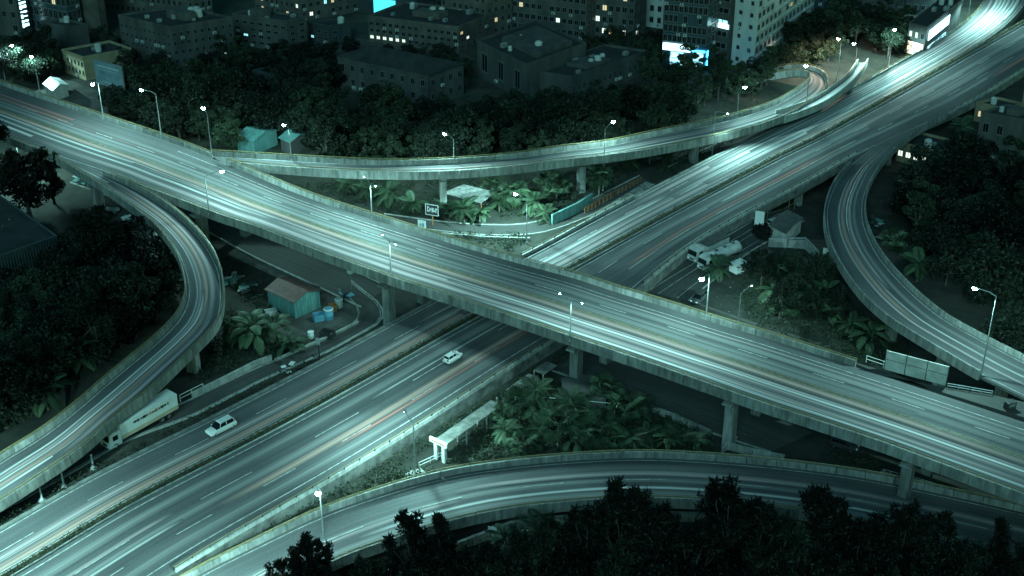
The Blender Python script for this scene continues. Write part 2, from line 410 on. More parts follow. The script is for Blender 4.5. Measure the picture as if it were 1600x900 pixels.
# ------------------------------------------------------------------ ground
def build_ground():
    xs = np.concatenate([[-3000, -1500, -800, -500], np.arange(-300, 301, 6), [500, 800, 1500, 3000]])
    ys = np.concatenate([[-1500, -600, -200, 0, 60], np.arange(90, 521, 6), [600, 800, 1200, 2000, 4000]])
    V = [(x, y, gz(x, y)) for y in ys for x in xs]; n = len(xs)
    F = [(j*n+i, j*n+i+1, (j+1)*n+i+1, (j+1)*n+i) for j in range(len(ys)-1) for i in range(n-1)]
    o = link('ground', npmesh('ground', V, F, M['ground'])); tag(o, 'dark soil and grass between the roads', kind='structure')
build_ground()
def patch(name, px, dz, m, label):
    mb = MB(); pts = [G(x, y, dz) for x, y in px]
    c = sum(pts, Vector())/len(pts)
    for i in range(len(pts)): mb.add([c, pts[i], pts[(i+1) % len(pts)]], [(0, 1, 2)])
    return tag(mb.build(name, M[m]), label, kind='structure')
patch('dirt_yard', [(1010, 445), (1100, 390), (1190, 360), (1300, 380), (1330, 470), (1300, 545), (1200, 515), (1100, 480)], .02, 'yard', 'bare dirt yard beside the parked lorries')
patch('shed_yard', [(440, 480), (520, 455), (570, 470), (560, 500), (490, 530), (440, 540), (425, 510)], .02, 'yard', 'bare yard in front of the red roofed shed')
patch('forecourt', [(40, 150), (95, 120), (175, 150), (215, 195), (150, 180), (100, 160)], .02, 'yard', 'paved forecourt below the yellow building')
patch('street', [(480, 75), (560, 60), (720, 82), (745, 95), (700, 100), (520, 82)], .02, 'lane', 'back street between the low buildings')

# ------------------------------------------------------------------ the highway running from lower left to upper right
MED = [(-190, 1010), (15, 897), (200, 787), (400, 683), (550, 602), (737, 497), (885, 422), (1025, 345), (1200, 253), (1287, 210)]
med = [P(x, y, 0) for x, y in MED]
def offset(pts, o):
    out = []
    for i, p in enumerate(pts):
        d = pts[min(i+1, len(pts)-1)]-pts[max(i-1, 0)]; d.z = 0; d.normalize()
        k = o[i] if isinstance(o, list) else o
        out.append(p+Vector((d.y, -d.x, 0))*k)
    return out
upL = [P(x, y, 0) for x, y in ((1350, 132), (1400, 104), (1450, 76), (1497, 47), (1528, 20), (1540, -5), (1535, -40), (1515, -80))]
upR = [P(x, y, 0) for x, y in ((1405, 140), (1460, 109), (1512, 78), (1565, 42), (1597, 8), (1606, -20), (1600, -55), (1580, -95))]
hw = thing('highway', 'wide multi-lane highway passing beneath the flyover', None, med[4], kind='structure')
BL = Strip(offset(med, [-9, -9, -9, -9, -9, -9, -9, -9.3, -10, -10.3])+upL, offset(med, -.75)+upR)
med2 = med+[P(1415, 139, 0), P(1512, 84, 0), P(1600, 34, 0), P(1720, -38, 0), P(1850, -120, 0)]
BR1 = Strip(offset(med[:7], .75), offset(med[:7], [16.5, 16.5, 16.5, 16.2, 15.8, 15.2, 14.5]))
BR2 = Strip(offset(med2[6:], .75), offset(med2[6:], [14.5, 11, 11.4, 11, 15, 15.3, 15.5, 15.5, 15.5]))
for st in (BL, BR1, BR2):
    ribbon(st, 'road_surface', M['asphalt'], hw, 0, 1, nv=6)
def slab(st, root, t=2.6, d0=0, d1=None, ext=.5, m='conc_d'):
    d1 = st.len if d1 is None else d1
    n = max(2, int((d1-d0)/4)); vs = []
    for i in range(n+1):
        d = d0+(d1-d0)*i/n; a = st.at(d, 0); b = st.at(d, 1); o = (a-b).normalized()*ext
        for p, z in ((a+o, -.03), (b-o, -.03), (b-o, -t), (a+o, -t)): vs.append(p+Vector((0, 0, z)))
    fs = [(i*4+j, i*4+(j+1) % 4, (i+1)*4+(j+1) % 4, (i+1)*4+j) for i in range(n) for j in range(4)]+[(0, 1, 2, 3), (n*4+3, n*4+2, n*4+1, n*4)]
    mb = MB(); mb.add(vs, fs); return mb.build('road_bed', M[m], root)
slab(BL, hw, ext=.72); slab(BR1, hw, ext=.72); slab(BR2, hw, 1.9, ext=.72)
# markings
kA = BL.near(P(860, 430, 0)); kB1 = BL.near(P(1260, 215, 0))
line(BL, hw, .07, 0, kB1); line(BL, hw, .95, 0); dashes(BL, hw, .50, 4, kA-8, 6, 9)
dashes(BL, hw, .36, kA, None); dashes(BL, hw, .66, kA, None)
line(BR1, hw, .06, w=.18); line(BR1, hw, .885, w=.18)
dashes(BR1, hw, .385, 3, None, 9, 12, w=.18); dashes(BR1, hw, .64, 8, None, 6, 9)
line(BR2, hw, .06); line(BR2, hw, .94, 0, BR2.near(P(1320, 250, 0)))
dashes(BR2, hw, .33, 3); dashes(BR2, hw, .62, 8)
trails(BL, hw, [(.66, 1.3, MIDP, 0, .45), (.74, .5, PALE, 0, .42), (.86, 1.2, TAN, 0, .36), (.40, .45, MIDP, .25, .43), (.46, .5, PALE, .28, .43), (.80, .9, MIDP, .27, .5),
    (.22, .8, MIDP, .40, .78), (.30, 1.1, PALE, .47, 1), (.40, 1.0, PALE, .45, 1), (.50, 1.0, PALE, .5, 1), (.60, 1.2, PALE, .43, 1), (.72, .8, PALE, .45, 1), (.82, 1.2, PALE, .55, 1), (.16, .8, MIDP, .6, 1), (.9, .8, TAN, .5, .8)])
trails(BR1, hw, [(.20, 1.2, SOFT, 0, 1), (.36, .5, MIDP, 0, .3), (.47, 1.2, SOFT, 0, .6), (.51, .35, PALE, 0, .3), (.58, 1.0, TAN, .35, 1), (.66, .4, PINK, .5, 1), (.30, .3, PALE, .6, .95), (.76, 1.2, SOFT, .1, .8)])
trails(BR2, hw, [(.20, .4, PALE, .03, .17), (.27, 1.0, SOFT, 0, .7), (.42, .8, SOFT, .1, .8), (.55, .55, PINK, .02, .24), (.63, .7, TAN, .02, .28), (.72, .9, SOFT, 0, .9), (.78, .9, PINK, .45, .95), (.36, .35, PALE, .13, .2), (.5, 1.3, SOFT, .3, 1)])

def guard(st, side, d0, d1, name, label, tall=.85, post=3.0, m='conc_l'):
    """low concrete wall in panels with two pipe rails on posts"""
    c = st.at((d0+d1)/2, side)
    r = thing(name, label, 'crash barrier', c)
    n = max(1, int((d1-d0)/4)); pl = (d1-d0)/n
    for i in range(n):
        sweep(st, 'wall_panel', M[m], r, [(.30, tall*.62+random.uniform(-.03, .03)), (.62, tall*.62), (.68, -.02), (.24, -.02)], d0+i*pl+.04, d0+(i+1)*pl-.04, side, pl/2)
    pts = []; k = max(2, int((d1-d0)/post))
    for i in range(k+1):
        d = d0+(d1-d0)*i/k; a = st.at(d, 0); b = st.at(d, 1); o = (a-b).normalized()
        e = a+o*.46 if side == 0 else b-o*.46
        mb = MB(); mb.box((e.x, e.y, e.z+tall*.8), (.14, .14, tall*.7), math.atan2(o.y, o.x)); mb.build('post', M['dsteel'], r)
        pts.append(e+Vector((0, 0, tall*1.12)))
    mb = MB(); mb.tube(pts, .07, 5); mb.build('rail', M['rail'], r)
    return r
guard(BR1, 1, BR1.near_edge(P(270, 898, 0), 1), BR1.near_edge(P(862, 535, 0), 1), 'crash_barrier', 'long low concrete barrier with rail on the near side of the lower highway')
guard(BR2, 1, BR2.near_edge(P(975, 440, 0), 1), BR2.near_edge(P(1345, 240, 0), 1), 'crash_barrier', 'concrete barrier with rail between highway and the parked lorries')
guard(BR2, 1, BR2.near_edge(P(1490, 172, 0), 1), BR2.len, 'crash_barrier', 'dark edge barrier of the highway at the right frame edge')
guard(BL, 0, BL.near_edge(P(1255, 180, 0), 0), BL.len, 'crash_barrier', 'barrier along the far edge of the highway where it bends away')
guard(BL, 0, BL.near_edge(P(815, 402, 0), 0), BL.near_edge(P(1000, 307, 0), 0), 'crash_barrier', 'low kerb wall on the far edge of the highway beyond the flyover')
for x, y in ((1272, 318), (1400, 240)):
    d = BR2.near(P(x, y, -4)); pier(BR2, hw, d, .93, 1.9, (1.4, 1.2), 2.4)

# ------------------------------------------------------------------ the flyover from upper left to lower right
ZA = 8.5
def catpx(pts, z): return [P(x, y, z+1)-Vector((0, 0, 1)) for x, y in pts]
AF = [(-140, 78), (0, 127), (135, 172), (250, 210), (345, 246), (445, 288), (512, 313), (585, 336), (650, 356), (725, 379), (800, 401), (900, 428), (955, 446), (1050, 475), (1125, 499), (1200, 521), (1320, 559), (1450, 601), (1600, 650), (1800, 716)]
AN = [(-150, 145), (0, 207), (60, 231), (105, 248), (155, 263), (215, 286), (275, 307), (325, 327), (400, 352), (500, 391), (575, 418), (617, 433), (675, 451), (800, 493), (895, 525), (1000, 560), (1100, 595), (1200, 630), (1320, 669), (1400, 696), (1475, 724), (1600, 770), (1800, 845)]
f_ = spline(catpx(AF, ZA), 12); n_ = spline(catpx(AN, ZA), 12)
def match(fa, na, axis):              # pair the two edges square across the carriageway
    L = []; Rr = []
    for i in range(0, len(fa), 5):
        p = fa[i]; d = (fa[min(i+3, len(fa)-1)]-fa[max(i-3, 0)]).normalized()
        best = min(na, key=lambda q: abs((q-p).dot(d))); L.append(p); Rr.append(best)
    return L, Rr
L_, R_ = match(f_, n_, None)
keep = [i for i in range(len(L_)) if i == 0 or (R_[i]-R_[i-1]).length > .6]
FA = Strip([L_[i] for i in keep], [R_[i] for i in keep])
fa = thing('flyover', 'long straight concrete flyover crossing over the highway from left to right', 'flyover', FA.at(FA.len/2, .5, -ZA+GZ))
ribbon(FA, 'road_surface', M['asphalt'], fa, 0, 1, nv=8)
dC0 = FA.near_edge(P(330, 238, ZA+1), 0); dC1 = FA.near_edge(P(353, 250, ZA+1), 0)
dD0 = FA.near_edge(P(88, 240, ZA+1), 1); dD1 = FA.near_edge(P(165, 266, ZA+1), 1)
dE0 = FA.near_edge(P(1335, 562, ZA+1), 0)
girder(FA, fa, 1.7, .14)
parapet(FA, fa, 0, 0, dC0); parapet(FA, fa, 0, dC1, dE0); parapet(FA, fa, 1, 0, dD0); parapet(FA, fa, 1, dD1, None)
for px in ((190, 400), (345, 385), (632, 492), (905, 592), (1132, 706), (1400, 790)):
    d = FA.near_edge(P(px[0], px[1], GZ), .9)
    pier(FA, fa, d, .885, 1.7, (1.7, 1.5), 4.2); pier(FA, fa, d, .30, 1.7, (1.7, 1.5), 4.2)
line(FA, fa, .115, FA.near(P(260, 240, ZA)), None); line(FA, fa, .93)
dashes(FA, fa, .30, 0, None, 5, 7.5)
line(FA, fa, .475, m='ypaint', w=.15, name='centre_line'); line(FA, fa, .497, m='ypaint', w=.15, name='centre_line')
trails(FA, fa, [(.545, .9, TAN, 0, 1), (.575, .45, PINK, .35, 1), (.60, .7, PALE, 0, .55), (.63, .5, MIDP, .3, 1), (.69, .5, PALE, 0, .45), (.70, .9, MIDP, .45, 1), (.78, .6, PALE, 0, .25), (.80, .9, MIDP, .2, 1), (.85, .5, PALE, .62, 1), (.665, .45, PALE, .6, 1),
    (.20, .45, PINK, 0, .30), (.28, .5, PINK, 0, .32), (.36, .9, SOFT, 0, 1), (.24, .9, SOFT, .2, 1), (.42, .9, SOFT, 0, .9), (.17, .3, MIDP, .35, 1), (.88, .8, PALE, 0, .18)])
# widened mouth where the right ramp joins
mb = MB()
for a, b, c, d in (((1322, 562), (1385, 588), (1450, 606), (1400, 585)), ((1385, 588), (1480, 606), (1600, 652), (1450, 606)), ((1480, 606), (1545, 616), (1640, 660), (1600, 652)), ((1545, 616), (1600, 628), (1700, 690), (1640, 660))):
    q = [P(x, y, ZA-.012) for x, y in (a, b, c, d)]; mb.prism(q if (q[1]-q[0]).cross(q[2]-q[0]).z > 0 else q[::-1], ZA-1.2, ZA-.012)
mb.build('merging_lane', M['lane'], fa)

# ------------------------------------------------------------------ ramps
def ramp(rows, name, label, piers, pal=(0, None, 0, None), depth=1.4, pw=(1.7, 1.3), rail=(True, True), m='conc', trail_list=(), lines=True, pv=.5):
    st = pairs(rows)
    r = thing(name, label, 'ramp', st.at(st.len/2, .5, -st.at(st.len/2, .5).z+GZ))
    pal = [st.near_edge(P(*q), i//2) if isinstance(q, tuple) else q for i, q in enumerate(pal)]
    ribbon(st, 'road_surface', M['asphalt'], r, 0, 1, nv=4); girder(st, r, depth, .2)
    parapet(st, r, 0, pal[0], pal[1], m=m, rail=rail[0]); parapet(st, r, 1, pal[2], pal[3], m=m, rail=rail[1])
    for px in piers: pier(st, r, st.near(P(px[0], px[1], px[2])), pv, depth, pw)
    if lines: line(st, r, .06); line(st, r, .94)
    trails(st, r, trail_list);
    return st, r
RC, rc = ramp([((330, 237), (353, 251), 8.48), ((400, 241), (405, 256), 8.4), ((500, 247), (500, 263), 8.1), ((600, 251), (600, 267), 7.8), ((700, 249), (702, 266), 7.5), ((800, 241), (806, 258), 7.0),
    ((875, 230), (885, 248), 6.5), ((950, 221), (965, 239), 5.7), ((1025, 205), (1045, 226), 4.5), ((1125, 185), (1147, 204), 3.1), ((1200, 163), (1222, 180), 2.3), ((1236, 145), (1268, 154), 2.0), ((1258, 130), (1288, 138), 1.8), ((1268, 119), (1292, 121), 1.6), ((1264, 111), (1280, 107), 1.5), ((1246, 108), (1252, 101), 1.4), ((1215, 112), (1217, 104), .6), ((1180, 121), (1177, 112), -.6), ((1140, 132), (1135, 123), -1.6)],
    'curved_ramp', 'slender concrete ramp curving along the dark wood at the top', [(430, 250, 8), (680, 258, 7), (898, 240, 6.3), (1085, 208, 3.6), (1215, 172, 2.3)], trail_list=[(.62, .45, PALE, .05, .75), (.40, .5, MIDP, .05, .9), (.3, .6, SOFT, .3, 1), (.7, .6, MIDP, .6, 1)])
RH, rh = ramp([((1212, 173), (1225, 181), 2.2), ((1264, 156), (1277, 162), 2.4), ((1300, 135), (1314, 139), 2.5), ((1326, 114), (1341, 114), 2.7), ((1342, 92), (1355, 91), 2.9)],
    'spur_ramp', 'short pale spur ramp rising beside the bend at the upper right', [(1320, 122, 3)], rail=(False, False), m='conc_l', trail_list=[(.5, 1.2, PALE, 0, 1)], lines=False)
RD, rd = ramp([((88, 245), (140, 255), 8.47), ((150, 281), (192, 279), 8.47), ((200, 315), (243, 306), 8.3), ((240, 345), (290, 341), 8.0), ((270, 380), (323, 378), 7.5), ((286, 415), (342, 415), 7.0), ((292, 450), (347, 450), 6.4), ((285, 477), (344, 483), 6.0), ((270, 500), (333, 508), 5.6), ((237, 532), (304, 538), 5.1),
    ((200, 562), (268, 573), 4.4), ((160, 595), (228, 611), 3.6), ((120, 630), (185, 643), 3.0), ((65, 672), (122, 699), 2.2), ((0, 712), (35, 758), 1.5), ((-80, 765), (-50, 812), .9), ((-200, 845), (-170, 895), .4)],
    'loop_ramp', 'curved concrete ramp sweeping down the left side', [(150, 275, 8.4), (230, 330, 8.1), (318, 445, 6.5), (300, 520, 5.3), (215, 590, 4), (40, 725, 1.8)], pal=(0, None, 11, None), trail_list=[(.30, .35, PALE, 0, .95), (.38, .5, MIDP, 0, .9), (.50, .5, PALE, 0, .55), (.56, .9, TAN, .1, 1), (.64, .35, PALE, 0, .9), (.72, .7, MIDP, 0, .8), (.45, .3, PALE, .45, .9)], pw=(1.9, 1.4))
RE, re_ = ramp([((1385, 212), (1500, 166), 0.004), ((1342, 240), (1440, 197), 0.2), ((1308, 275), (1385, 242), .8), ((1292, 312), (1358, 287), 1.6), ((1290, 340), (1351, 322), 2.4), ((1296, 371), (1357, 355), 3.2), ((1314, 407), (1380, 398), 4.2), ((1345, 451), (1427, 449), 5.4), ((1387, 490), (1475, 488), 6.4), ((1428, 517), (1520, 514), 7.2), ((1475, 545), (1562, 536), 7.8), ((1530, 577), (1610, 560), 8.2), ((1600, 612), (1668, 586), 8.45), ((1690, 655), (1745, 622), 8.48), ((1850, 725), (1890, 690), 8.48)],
    'swan_neck_ramp', 'curved concrete ramp climbing from the highway on the right to the flyover', [(1325, 290, 1.5), (1372, 478, 5.6), (1447, 538, 7.3), (1560, 580, 8)], pal=((1330, 250, 1), (1548, 588, 8.4), (1478, 180, 0), None), trail_list=[(.55, .3, PALE, .15, 1), (.45, .8, TAN, .1, .7), (.62, .6, MIDP, .1, .6), (.35, .4, MIDP, .2, .9), (.74, .6, SOFT, .1, 1)], rail=(False, False))
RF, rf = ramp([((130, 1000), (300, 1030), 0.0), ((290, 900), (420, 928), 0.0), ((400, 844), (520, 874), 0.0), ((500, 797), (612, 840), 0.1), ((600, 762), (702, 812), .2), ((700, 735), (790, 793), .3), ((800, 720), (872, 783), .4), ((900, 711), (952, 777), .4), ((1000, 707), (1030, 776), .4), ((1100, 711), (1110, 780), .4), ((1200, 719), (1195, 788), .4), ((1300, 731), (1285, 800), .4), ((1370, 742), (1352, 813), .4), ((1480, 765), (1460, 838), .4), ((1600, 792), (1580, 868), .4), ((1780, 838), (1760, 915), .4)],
    'slip_road', 'broad curving slip road in front of the foreground trees', [], depth=2.6, trail_list=[(.36, .8, MIDP, .35, 1), (.40, .35, PALE, .55, 1), (.50, .9, SOFT, 0, .9), (.68, .5, PALE, .22, .85), (.56, .5, MIDP, 0, .35), (.8, 1.0, SOFT, 0, 1)])
dashes(RF, rf, .5, 0)

# ------------------------------------------------------------------ small ground-level lanes with kerbs
def lane(rows, name, label, dz=.04, z=None, kerb=(True, True), trail_list=(), lines=()):
    L = []; Rr = []
    for a, b in rows:
        L.append(G(*a, dz)); Rr.append(G(*b, dz))
    st = Strip(L, Rr); r = thing(name, label, None, st.at(st.len/2, .5), kind='structure')
    ribbon(st, 'road_surface', M['lane'], r, 0, 1, nv=3)
    for sd in (0, 1):
        if kerb[sd]: sweep(st, 'kerb', M['conc_l'], r, [(0, .13), (.32, .13), (.32, -.1), (0, -.1)], 0, st.len, sd)
    for v in lines: line(st, r, v, w=.14)
    return st, r
GL, gl = lane([((150, 245), (110, 285)), ((235, 283), (205, 318)), ((330, 320), (300, 350)), ((430, 372), (395, 400)), ((520, 410), (480, 440)), ((605, 450), (565, 480))], 'under_road', 'dark service road running beneath the left half of the flyover', dz=.09)
GR, gr = lane([((905, 535), (862, 578)), ((1000, 570), (950, 610)), ((1100, 608), (1032, 644)), ((1190, 642), (1118, 678)), ((1270, 676), (1205, 706))], 'under_road', 'dark service road running beneath the right half of the flyover', kerb=(False, True))
JL, jl = lane([((-40, 775), (-10, 805)), ((80, 722), (105, 742)), ((170, 675), (195, 690)), ((275, 636), (295, 652)), ((345, 603), (362, 619)), ((400, 577), (412, 593)), ((450, 557), (463, 571)), ((500, 535), (513, 549)), ((542, 515), (558, 524)), ((559, 500), (588, 507)), ((562, 488), (598, 492)), ((556, 475), (590, 474)), ((545, 464), (570, 458)), ((530, 452), (548, 440))], 'frontage_lane', 'narrow lane with pale kerbs beside the highway and hooking under the flyover', lines=(.93,))
KL, kl = lane([((990, 452), (1075, 470)), ((1040, 424), (1110, 440)), ((1105, 388), (1165, 398)), ((1160, 356), (1215, 368)), ((1205, 330), (1255, 345))], 'service_road', 'service road with white lines beside the parked lorries', lines=(.25, .45, .8))
LL, ll = lane([((600, 335), (600, 348)), ((690, 347), (690, 361)), ((760, 352), (760, 367)), ((825, 350), (838, 365)), ((880, 333), (900, 346)), ((940, 305), (962, 318)), ((1000, 275), (1022, 288))], 'garden_lane', 'dark lane curving between palms behind the flyover')
WK = lane([((1045, 262), (1062, 272)), ((1110, 230), (1128, 238)), ((1180, 200), (1195, 206))], 'side_lane', 'short lane at the far edge of the highway under the ramp', kerb=(True, False))

# ------------------------------------------------------------------ street lamps
for k in ('lampglow', 'lampwarm'): M[k].cycles.emission_sampling = 'NONE'
def batwing(l):
    """road luminaire: throws more light sideways than straight down"""
    l.use_nodes = True; nt = l.node_tree; e = nt.nodes['Emission']
    tc = nt.nodes.new('ShaderNodeTexCoord'); sx = nt.nodes.new('ShaderNodeSeparateXYZ'); nt.links.new(tc.outputs['Normal'], sx.inputs[0])
    ab = nt.nodes.new('ShaderNodeMath'); ab.operation = 'ABSOLUTE'; nt.links.new(sx.outputs[2], ab.inputs[0])
    mx = nt.nodes.new('ShaderNodeMath'); mx.operation = 'MAXIMUM'; mx.inputs[1].default_value = .36; nt.links.new(ab.outputs[0], mx.inputs[0])
    pw = nt.nodes.new('ShaderNodeMath'); pw.operation = 'POWER'; pw.inputs[1].default_value = -2.2; nt.links.new(mx.outputs[0], pw.inputs[0])
    nt.links.new(pw.outputs[0], e.inputs['Strength'])
def lamp(base, ytop, head, label, lit=1.0, arms=1, warm=False, hook=False, r=.13, name='street_lamp', aim=None):
    h = height_to(base, ytop); t = thing(name, label, 'street lamp', base, group='street lamps of the interchange')
    mb = MB(); mb.tube([(0, 0, 0), (0, 0, h*.5), (0, 0, h)], [r, r*.8, r*.55], 8); mb.build('pole', M['steel'], t, world=False)
    mb = MB(); mb.lathe([(0, .5), (r*1.6, .48), (r*1.7, 0)], 8); mb.build('base', M['steel'], t, world=False)
    top = Vector((base.x, base.y, base.z+h)); hp = P(head[0], head[1], top.z)-top; hp.z = 0
    if hp.length < .3: hp = Vector((0, -1, 0))
    ln = max(1.0, min(2.8, hp.length)); d = hp.normalized()
    for k in range(arms):
        dd = d if k == 0 else -d
        rise = .5 if not hook else .2
        mb = MB(); mb.tube([(0, 0, h-.15), (dd.x*ln*.4, dd.y*ln*.4, h+rise*.7), (dd.x*ln, dd.y*ln, h+rise)], .06, 6); a = mb.build('arm', M['steel'], t, world=False)
        c = Vector((dd.x*(ln+.4), dd.y*(ln+.4), h+rise)); rz = math.atan2(dd.y, dd.x)
        mb = MB(); mb.box(c+Vector((0, 0, .13)), (.9, .34, .12), rz, taper=.6); mb.build('lamp_head', M['steel'], t, world=False)
        on = lit > 0 and k == 0 or (lit > 0 and arms == 2)
        mb = MB(); n = 8
        q = .36 if arms == 2 or hook else .95
        mb.lathe([(.02, -.42*q), (.26*q, -.33*q), (.42*q, -.12*q), (.38*q, .02)], n, c); o = mb.build('lens', M['lampoff'] if not on else (M['lampwarm'] if warm else M['lampglow']), t, world=False, smooth=True)
        if on:
            l = bpy.data.lights.new('lamp_light', 'SPOT'); l.energy = LAMP_W*lit/arms; l.spot_size = R(164); l.spot_blend = .7; l.shadow_soft_size = .3
            l.color = (1, .86, .66) if warm else LAMP_C
            batwing(l); lo = bpy.data.objects.new('lamp_light', l); COL.objects.link(lo); lo.parent = t
            if aim: lo.rotation_euler = Vector(aim).to_track_quat('-Z', 'Y').to_euler(); l.spot_size = R(140); l.spot_blend = 1
            lo.location = c+Vector((dd.x*.1, dd.y*.1, -.45))
    return t
def on_edge(st, x, y, side, out=.2):
    z = st.at(0, side).z; p = None
    d = st.near_edge(P(x, y, 8), side)
    for _ in range(3):
        d = st.near_edge(P(x, y, st.at(d, side).z), side)
    a = st.at(d, 0); b = st.at(d, 1); o = (a-b).normalized(); e = a+o*out if side == 0 else b-o*out
    return Vector((e.x, e.y, e.z+.0))
lamp(G(8, 124), 78, (27, 72), 'lit lamp among the trees at the far left corner', .7)
lamp(G(62, 143), 96, (50, 92), 'lamp post beside the lit small tree by the forecourt', .5)
lamp(on_edge(FA, 160, 186, 0), 126, (145, 135), 'lamp post on the flyover just right of the billboard', .5)
lamp(on_edge(FA, 242, 217, 0), 146, (218, 143), 'tall lit lamp on the flyover left of the ramp fork', .65)
lamp(on_edge(FA, 338, 248, 0), 178, (319, 173), 'lit lamp at the nose where the upper ramp forks', .65)
lamp(on_edge(RC, 466, 250, 0), 201, (446, 199), 'lit lamp on the upper ramp beside the teal sheds', 1)
lamp(on_edge(RC, 700, 252, 0), 217, (697, 213), 'lit lamp on the middle of the upper ramp', 1)
lamp(G(942, 299), 201, (957, 194), 'lit lamp rising from the bright palm in front of the upper ramp', .7)
lamp(G(1112, 251), 174, (1134, 178), 'hooked lamp with shaded head and added light in front of the upper ramp', 1.5, hook=True, aim=(.35, -.75, -.75))  # lamp looks unlit; its light is added and aimed at the highway
lamp(on_edge(RC, 1150, 186, 0), 146, (1165, 138), 'lit lamp on the upper ramp before its bend', .45)
lamp(on_edge(RC, 1249, 162, 1), 113, (1260, 107), 'lit lamp at the inner side of the upper ramp bend', .6)
lamp(G(1307, 128), 66, (1311, 64), 'tall warm white lamp behind the spur ramp', 1.0, warm=True)
lamp(G(1332, 135), 76, (1335, 72), 'dim lamp close beside the spur ramp end', .3)
lamp(on_edge(BL, 1396, 106, 0, 1.4), 54, (1397, 50), 'lit lamp at the far edge of the highway by the shops', 1.6)
lamp(on_edge(BL, 1522, 30, 0, 1.4), -8, (1526, -10), 'lit lamp at the highway bend by the top edge', 1.8)
lamp(on_edge(FA, 585, 340, 0), 287, (571, 281), 'twin arm lamp on the far parapet of the flyover', .9, arms=2)
lamp(G(823, 381), 314, (808, 307), 'lit lamp by the garden lane behind the flyover', 2.0)
lamp(on_edge(FA, 333, 335, 1), 275, (346, 271), 'lit lamp on the near parapet beside the left ramp', .9)
lamp(on_edge(FA, 615, 437, 1), 378, (600, 372), 'T shaped twin lamp on the near parapet left of the crossing', .55, arms=2)
lamp(on_edge(FA, 893, 529, 1), 470, (878, 464), 'T shaped twin lamp on the near parapet right of the crossing', .5, arms=2)
lamp(on_edge(FA, 1104, 493, 0), 428, (1098, 438), 'pale lamp on the far parapet above the parked lorries', .6)
lamp(G(1153, 506), 458, (1175, 447), 'hooked lamp with shaded head and added light in the dirt yard behind the flyover', .25, hook=True)  # dark lamp given an added light
lamp(G(649, 744), 662, (627, 637), 'curved arm lamp standing by the covered walkway', 1.1, hook=True)
lamp(G(507, 856), 764, (498, 772), 'plain lamp post between the highway and the slip road', .42)
lamp(on_edge(RE, 1519, 590, 0, -.1), 462, (1512, 452), 'tall lit lamp on the right ramp above the noise screen', 1.8)
lamp(G(32, 262), 208, (20, 215), 'lamp post behind the dark trees at the left edge', 1.2)

lamp(G(330, 1010), 922, (318, 915), 'added unseen lamp post continuing the row between highway and slip road, below the frame', 1.3)  # unseen lamp added to brighten the lower left highway
lamp(on_edge(RD, -55, 812, 1), 715, (-40, 735), 'added unseen lamp post on the near side of the left ramp, outside the frame', 2.3)  # added out of view for light on the left ramp and highway

# ------------------------------------------------------------------ plants
def rand_frames(n, up=.35):
    nrm = rng.normal(size=(n, 3)); nrm[:, 2] += up; nrm /= np.linalg.norm(nrm, axis=1)[:, None]
    t = rng.normal(size=(n, 3)); t -= (t*nrm).sum(1)[:, None]*nrm; t /= np.linalg.norm(t, axis=1)[:, None]
    return t, np.cross(nrm, t)
def leaf_quads(C, a, b, up=.35):
    n = len(C); u, w = rand_frames(n, up)
    a = (a*rng.uniform(.6, 1.3, n))[:, None]; b = (b*rng.uniform(.6, 1.3, n))[:, None]
    V = np.stack([C-u*a, C+w*b, C+u*a, C-w*b], 1).reshape(-1, 3)
    return V, np.arange(4*n).reshape(-1, 4)
def tuft_quads(C, k, ln, wd):
    n = len(C); d = rng.normal(size=(n, k, 3)); d[:, :, 2] += .45; d /= np.linalg.norm(d, axis=2)[:, :, None]
    s = rng.normal(size=(n, k, 3)); s -= (s*d).sum(2)[:, :, None]*d; s /= np.linalg.norm(s, axis=2)[:, :, None]
    L = ln*rng.uniform(.6, 1.25, (n, k, 1)); c = C[:, None, :]
    V = np.stack([c+d*0, c+d*L*.45+s*wd, c+d*L, c+d*L*.45-s*wd], 2).reshape(-1, 3)
    return V, np.arange(4*n*k).reshape(-1, 4)
def blob_points(centers, rad, per):
    out = []
    for c, r in zip(centers, rad):
        q = rng.normal(size=(per, 3)); q /= np.linalg.norm(q, axis=1)[:, None]; q *= (rng.uniform(.35, 1, per)**.5)[:, None]*r
        q[:, 2] *= .75; out.append(q+c)
    return np.concatenate(out)
def trunk_mesh(name, h, r, tips, m='bark'):
    mb = MB(); mb.tube([(0, 0, -.3), (.1, .05, h*.35), (-.05, .1, h*.75)], [r, r*.75, r*.45], 7)
    for t in tips:
        b = Vector((0, 0, h*random.uniform(.3, .6))); t = Vector(t); mid = b.lerp(t, .5)+Vector((0, 0, .3))
        mb.tube([b, mid, t], [r*.4, r*.26, r*.1], 5)
    return mb.mesh(name, M[m])
KINDS = {}
def make_broad(key, h, rx, m, nc=36, per=170, leaf=.30, spread=1.0, dense=1.0):
    cz = h*.55; C = []; rad = []
    for i in range(nc):
        q = rng.normal(size=3); q /= np.linalg.norm(q); k = rng.uniform(.45, 1.0)
        C.append(np.array([q[0]*rx*k, q[1]*rx*k, cz+q[2]*h*.44*k])); rad.append(rng.uniform(.18, .34)*rx*1.1)
    C.append(np.array([0, 0, cz])); rad.append(rx*.5)
    pts = blob_points(C, rad, per); V, F = leaf_quads(pts, leaf, leaf*.55)
    KINDS[key] = (trunk_mesh('trunk', h*.8, .035*h, [C[i]*.8 for i in range(0, 18, 2)]), npmesh('crown', V, F, M[m]), h)
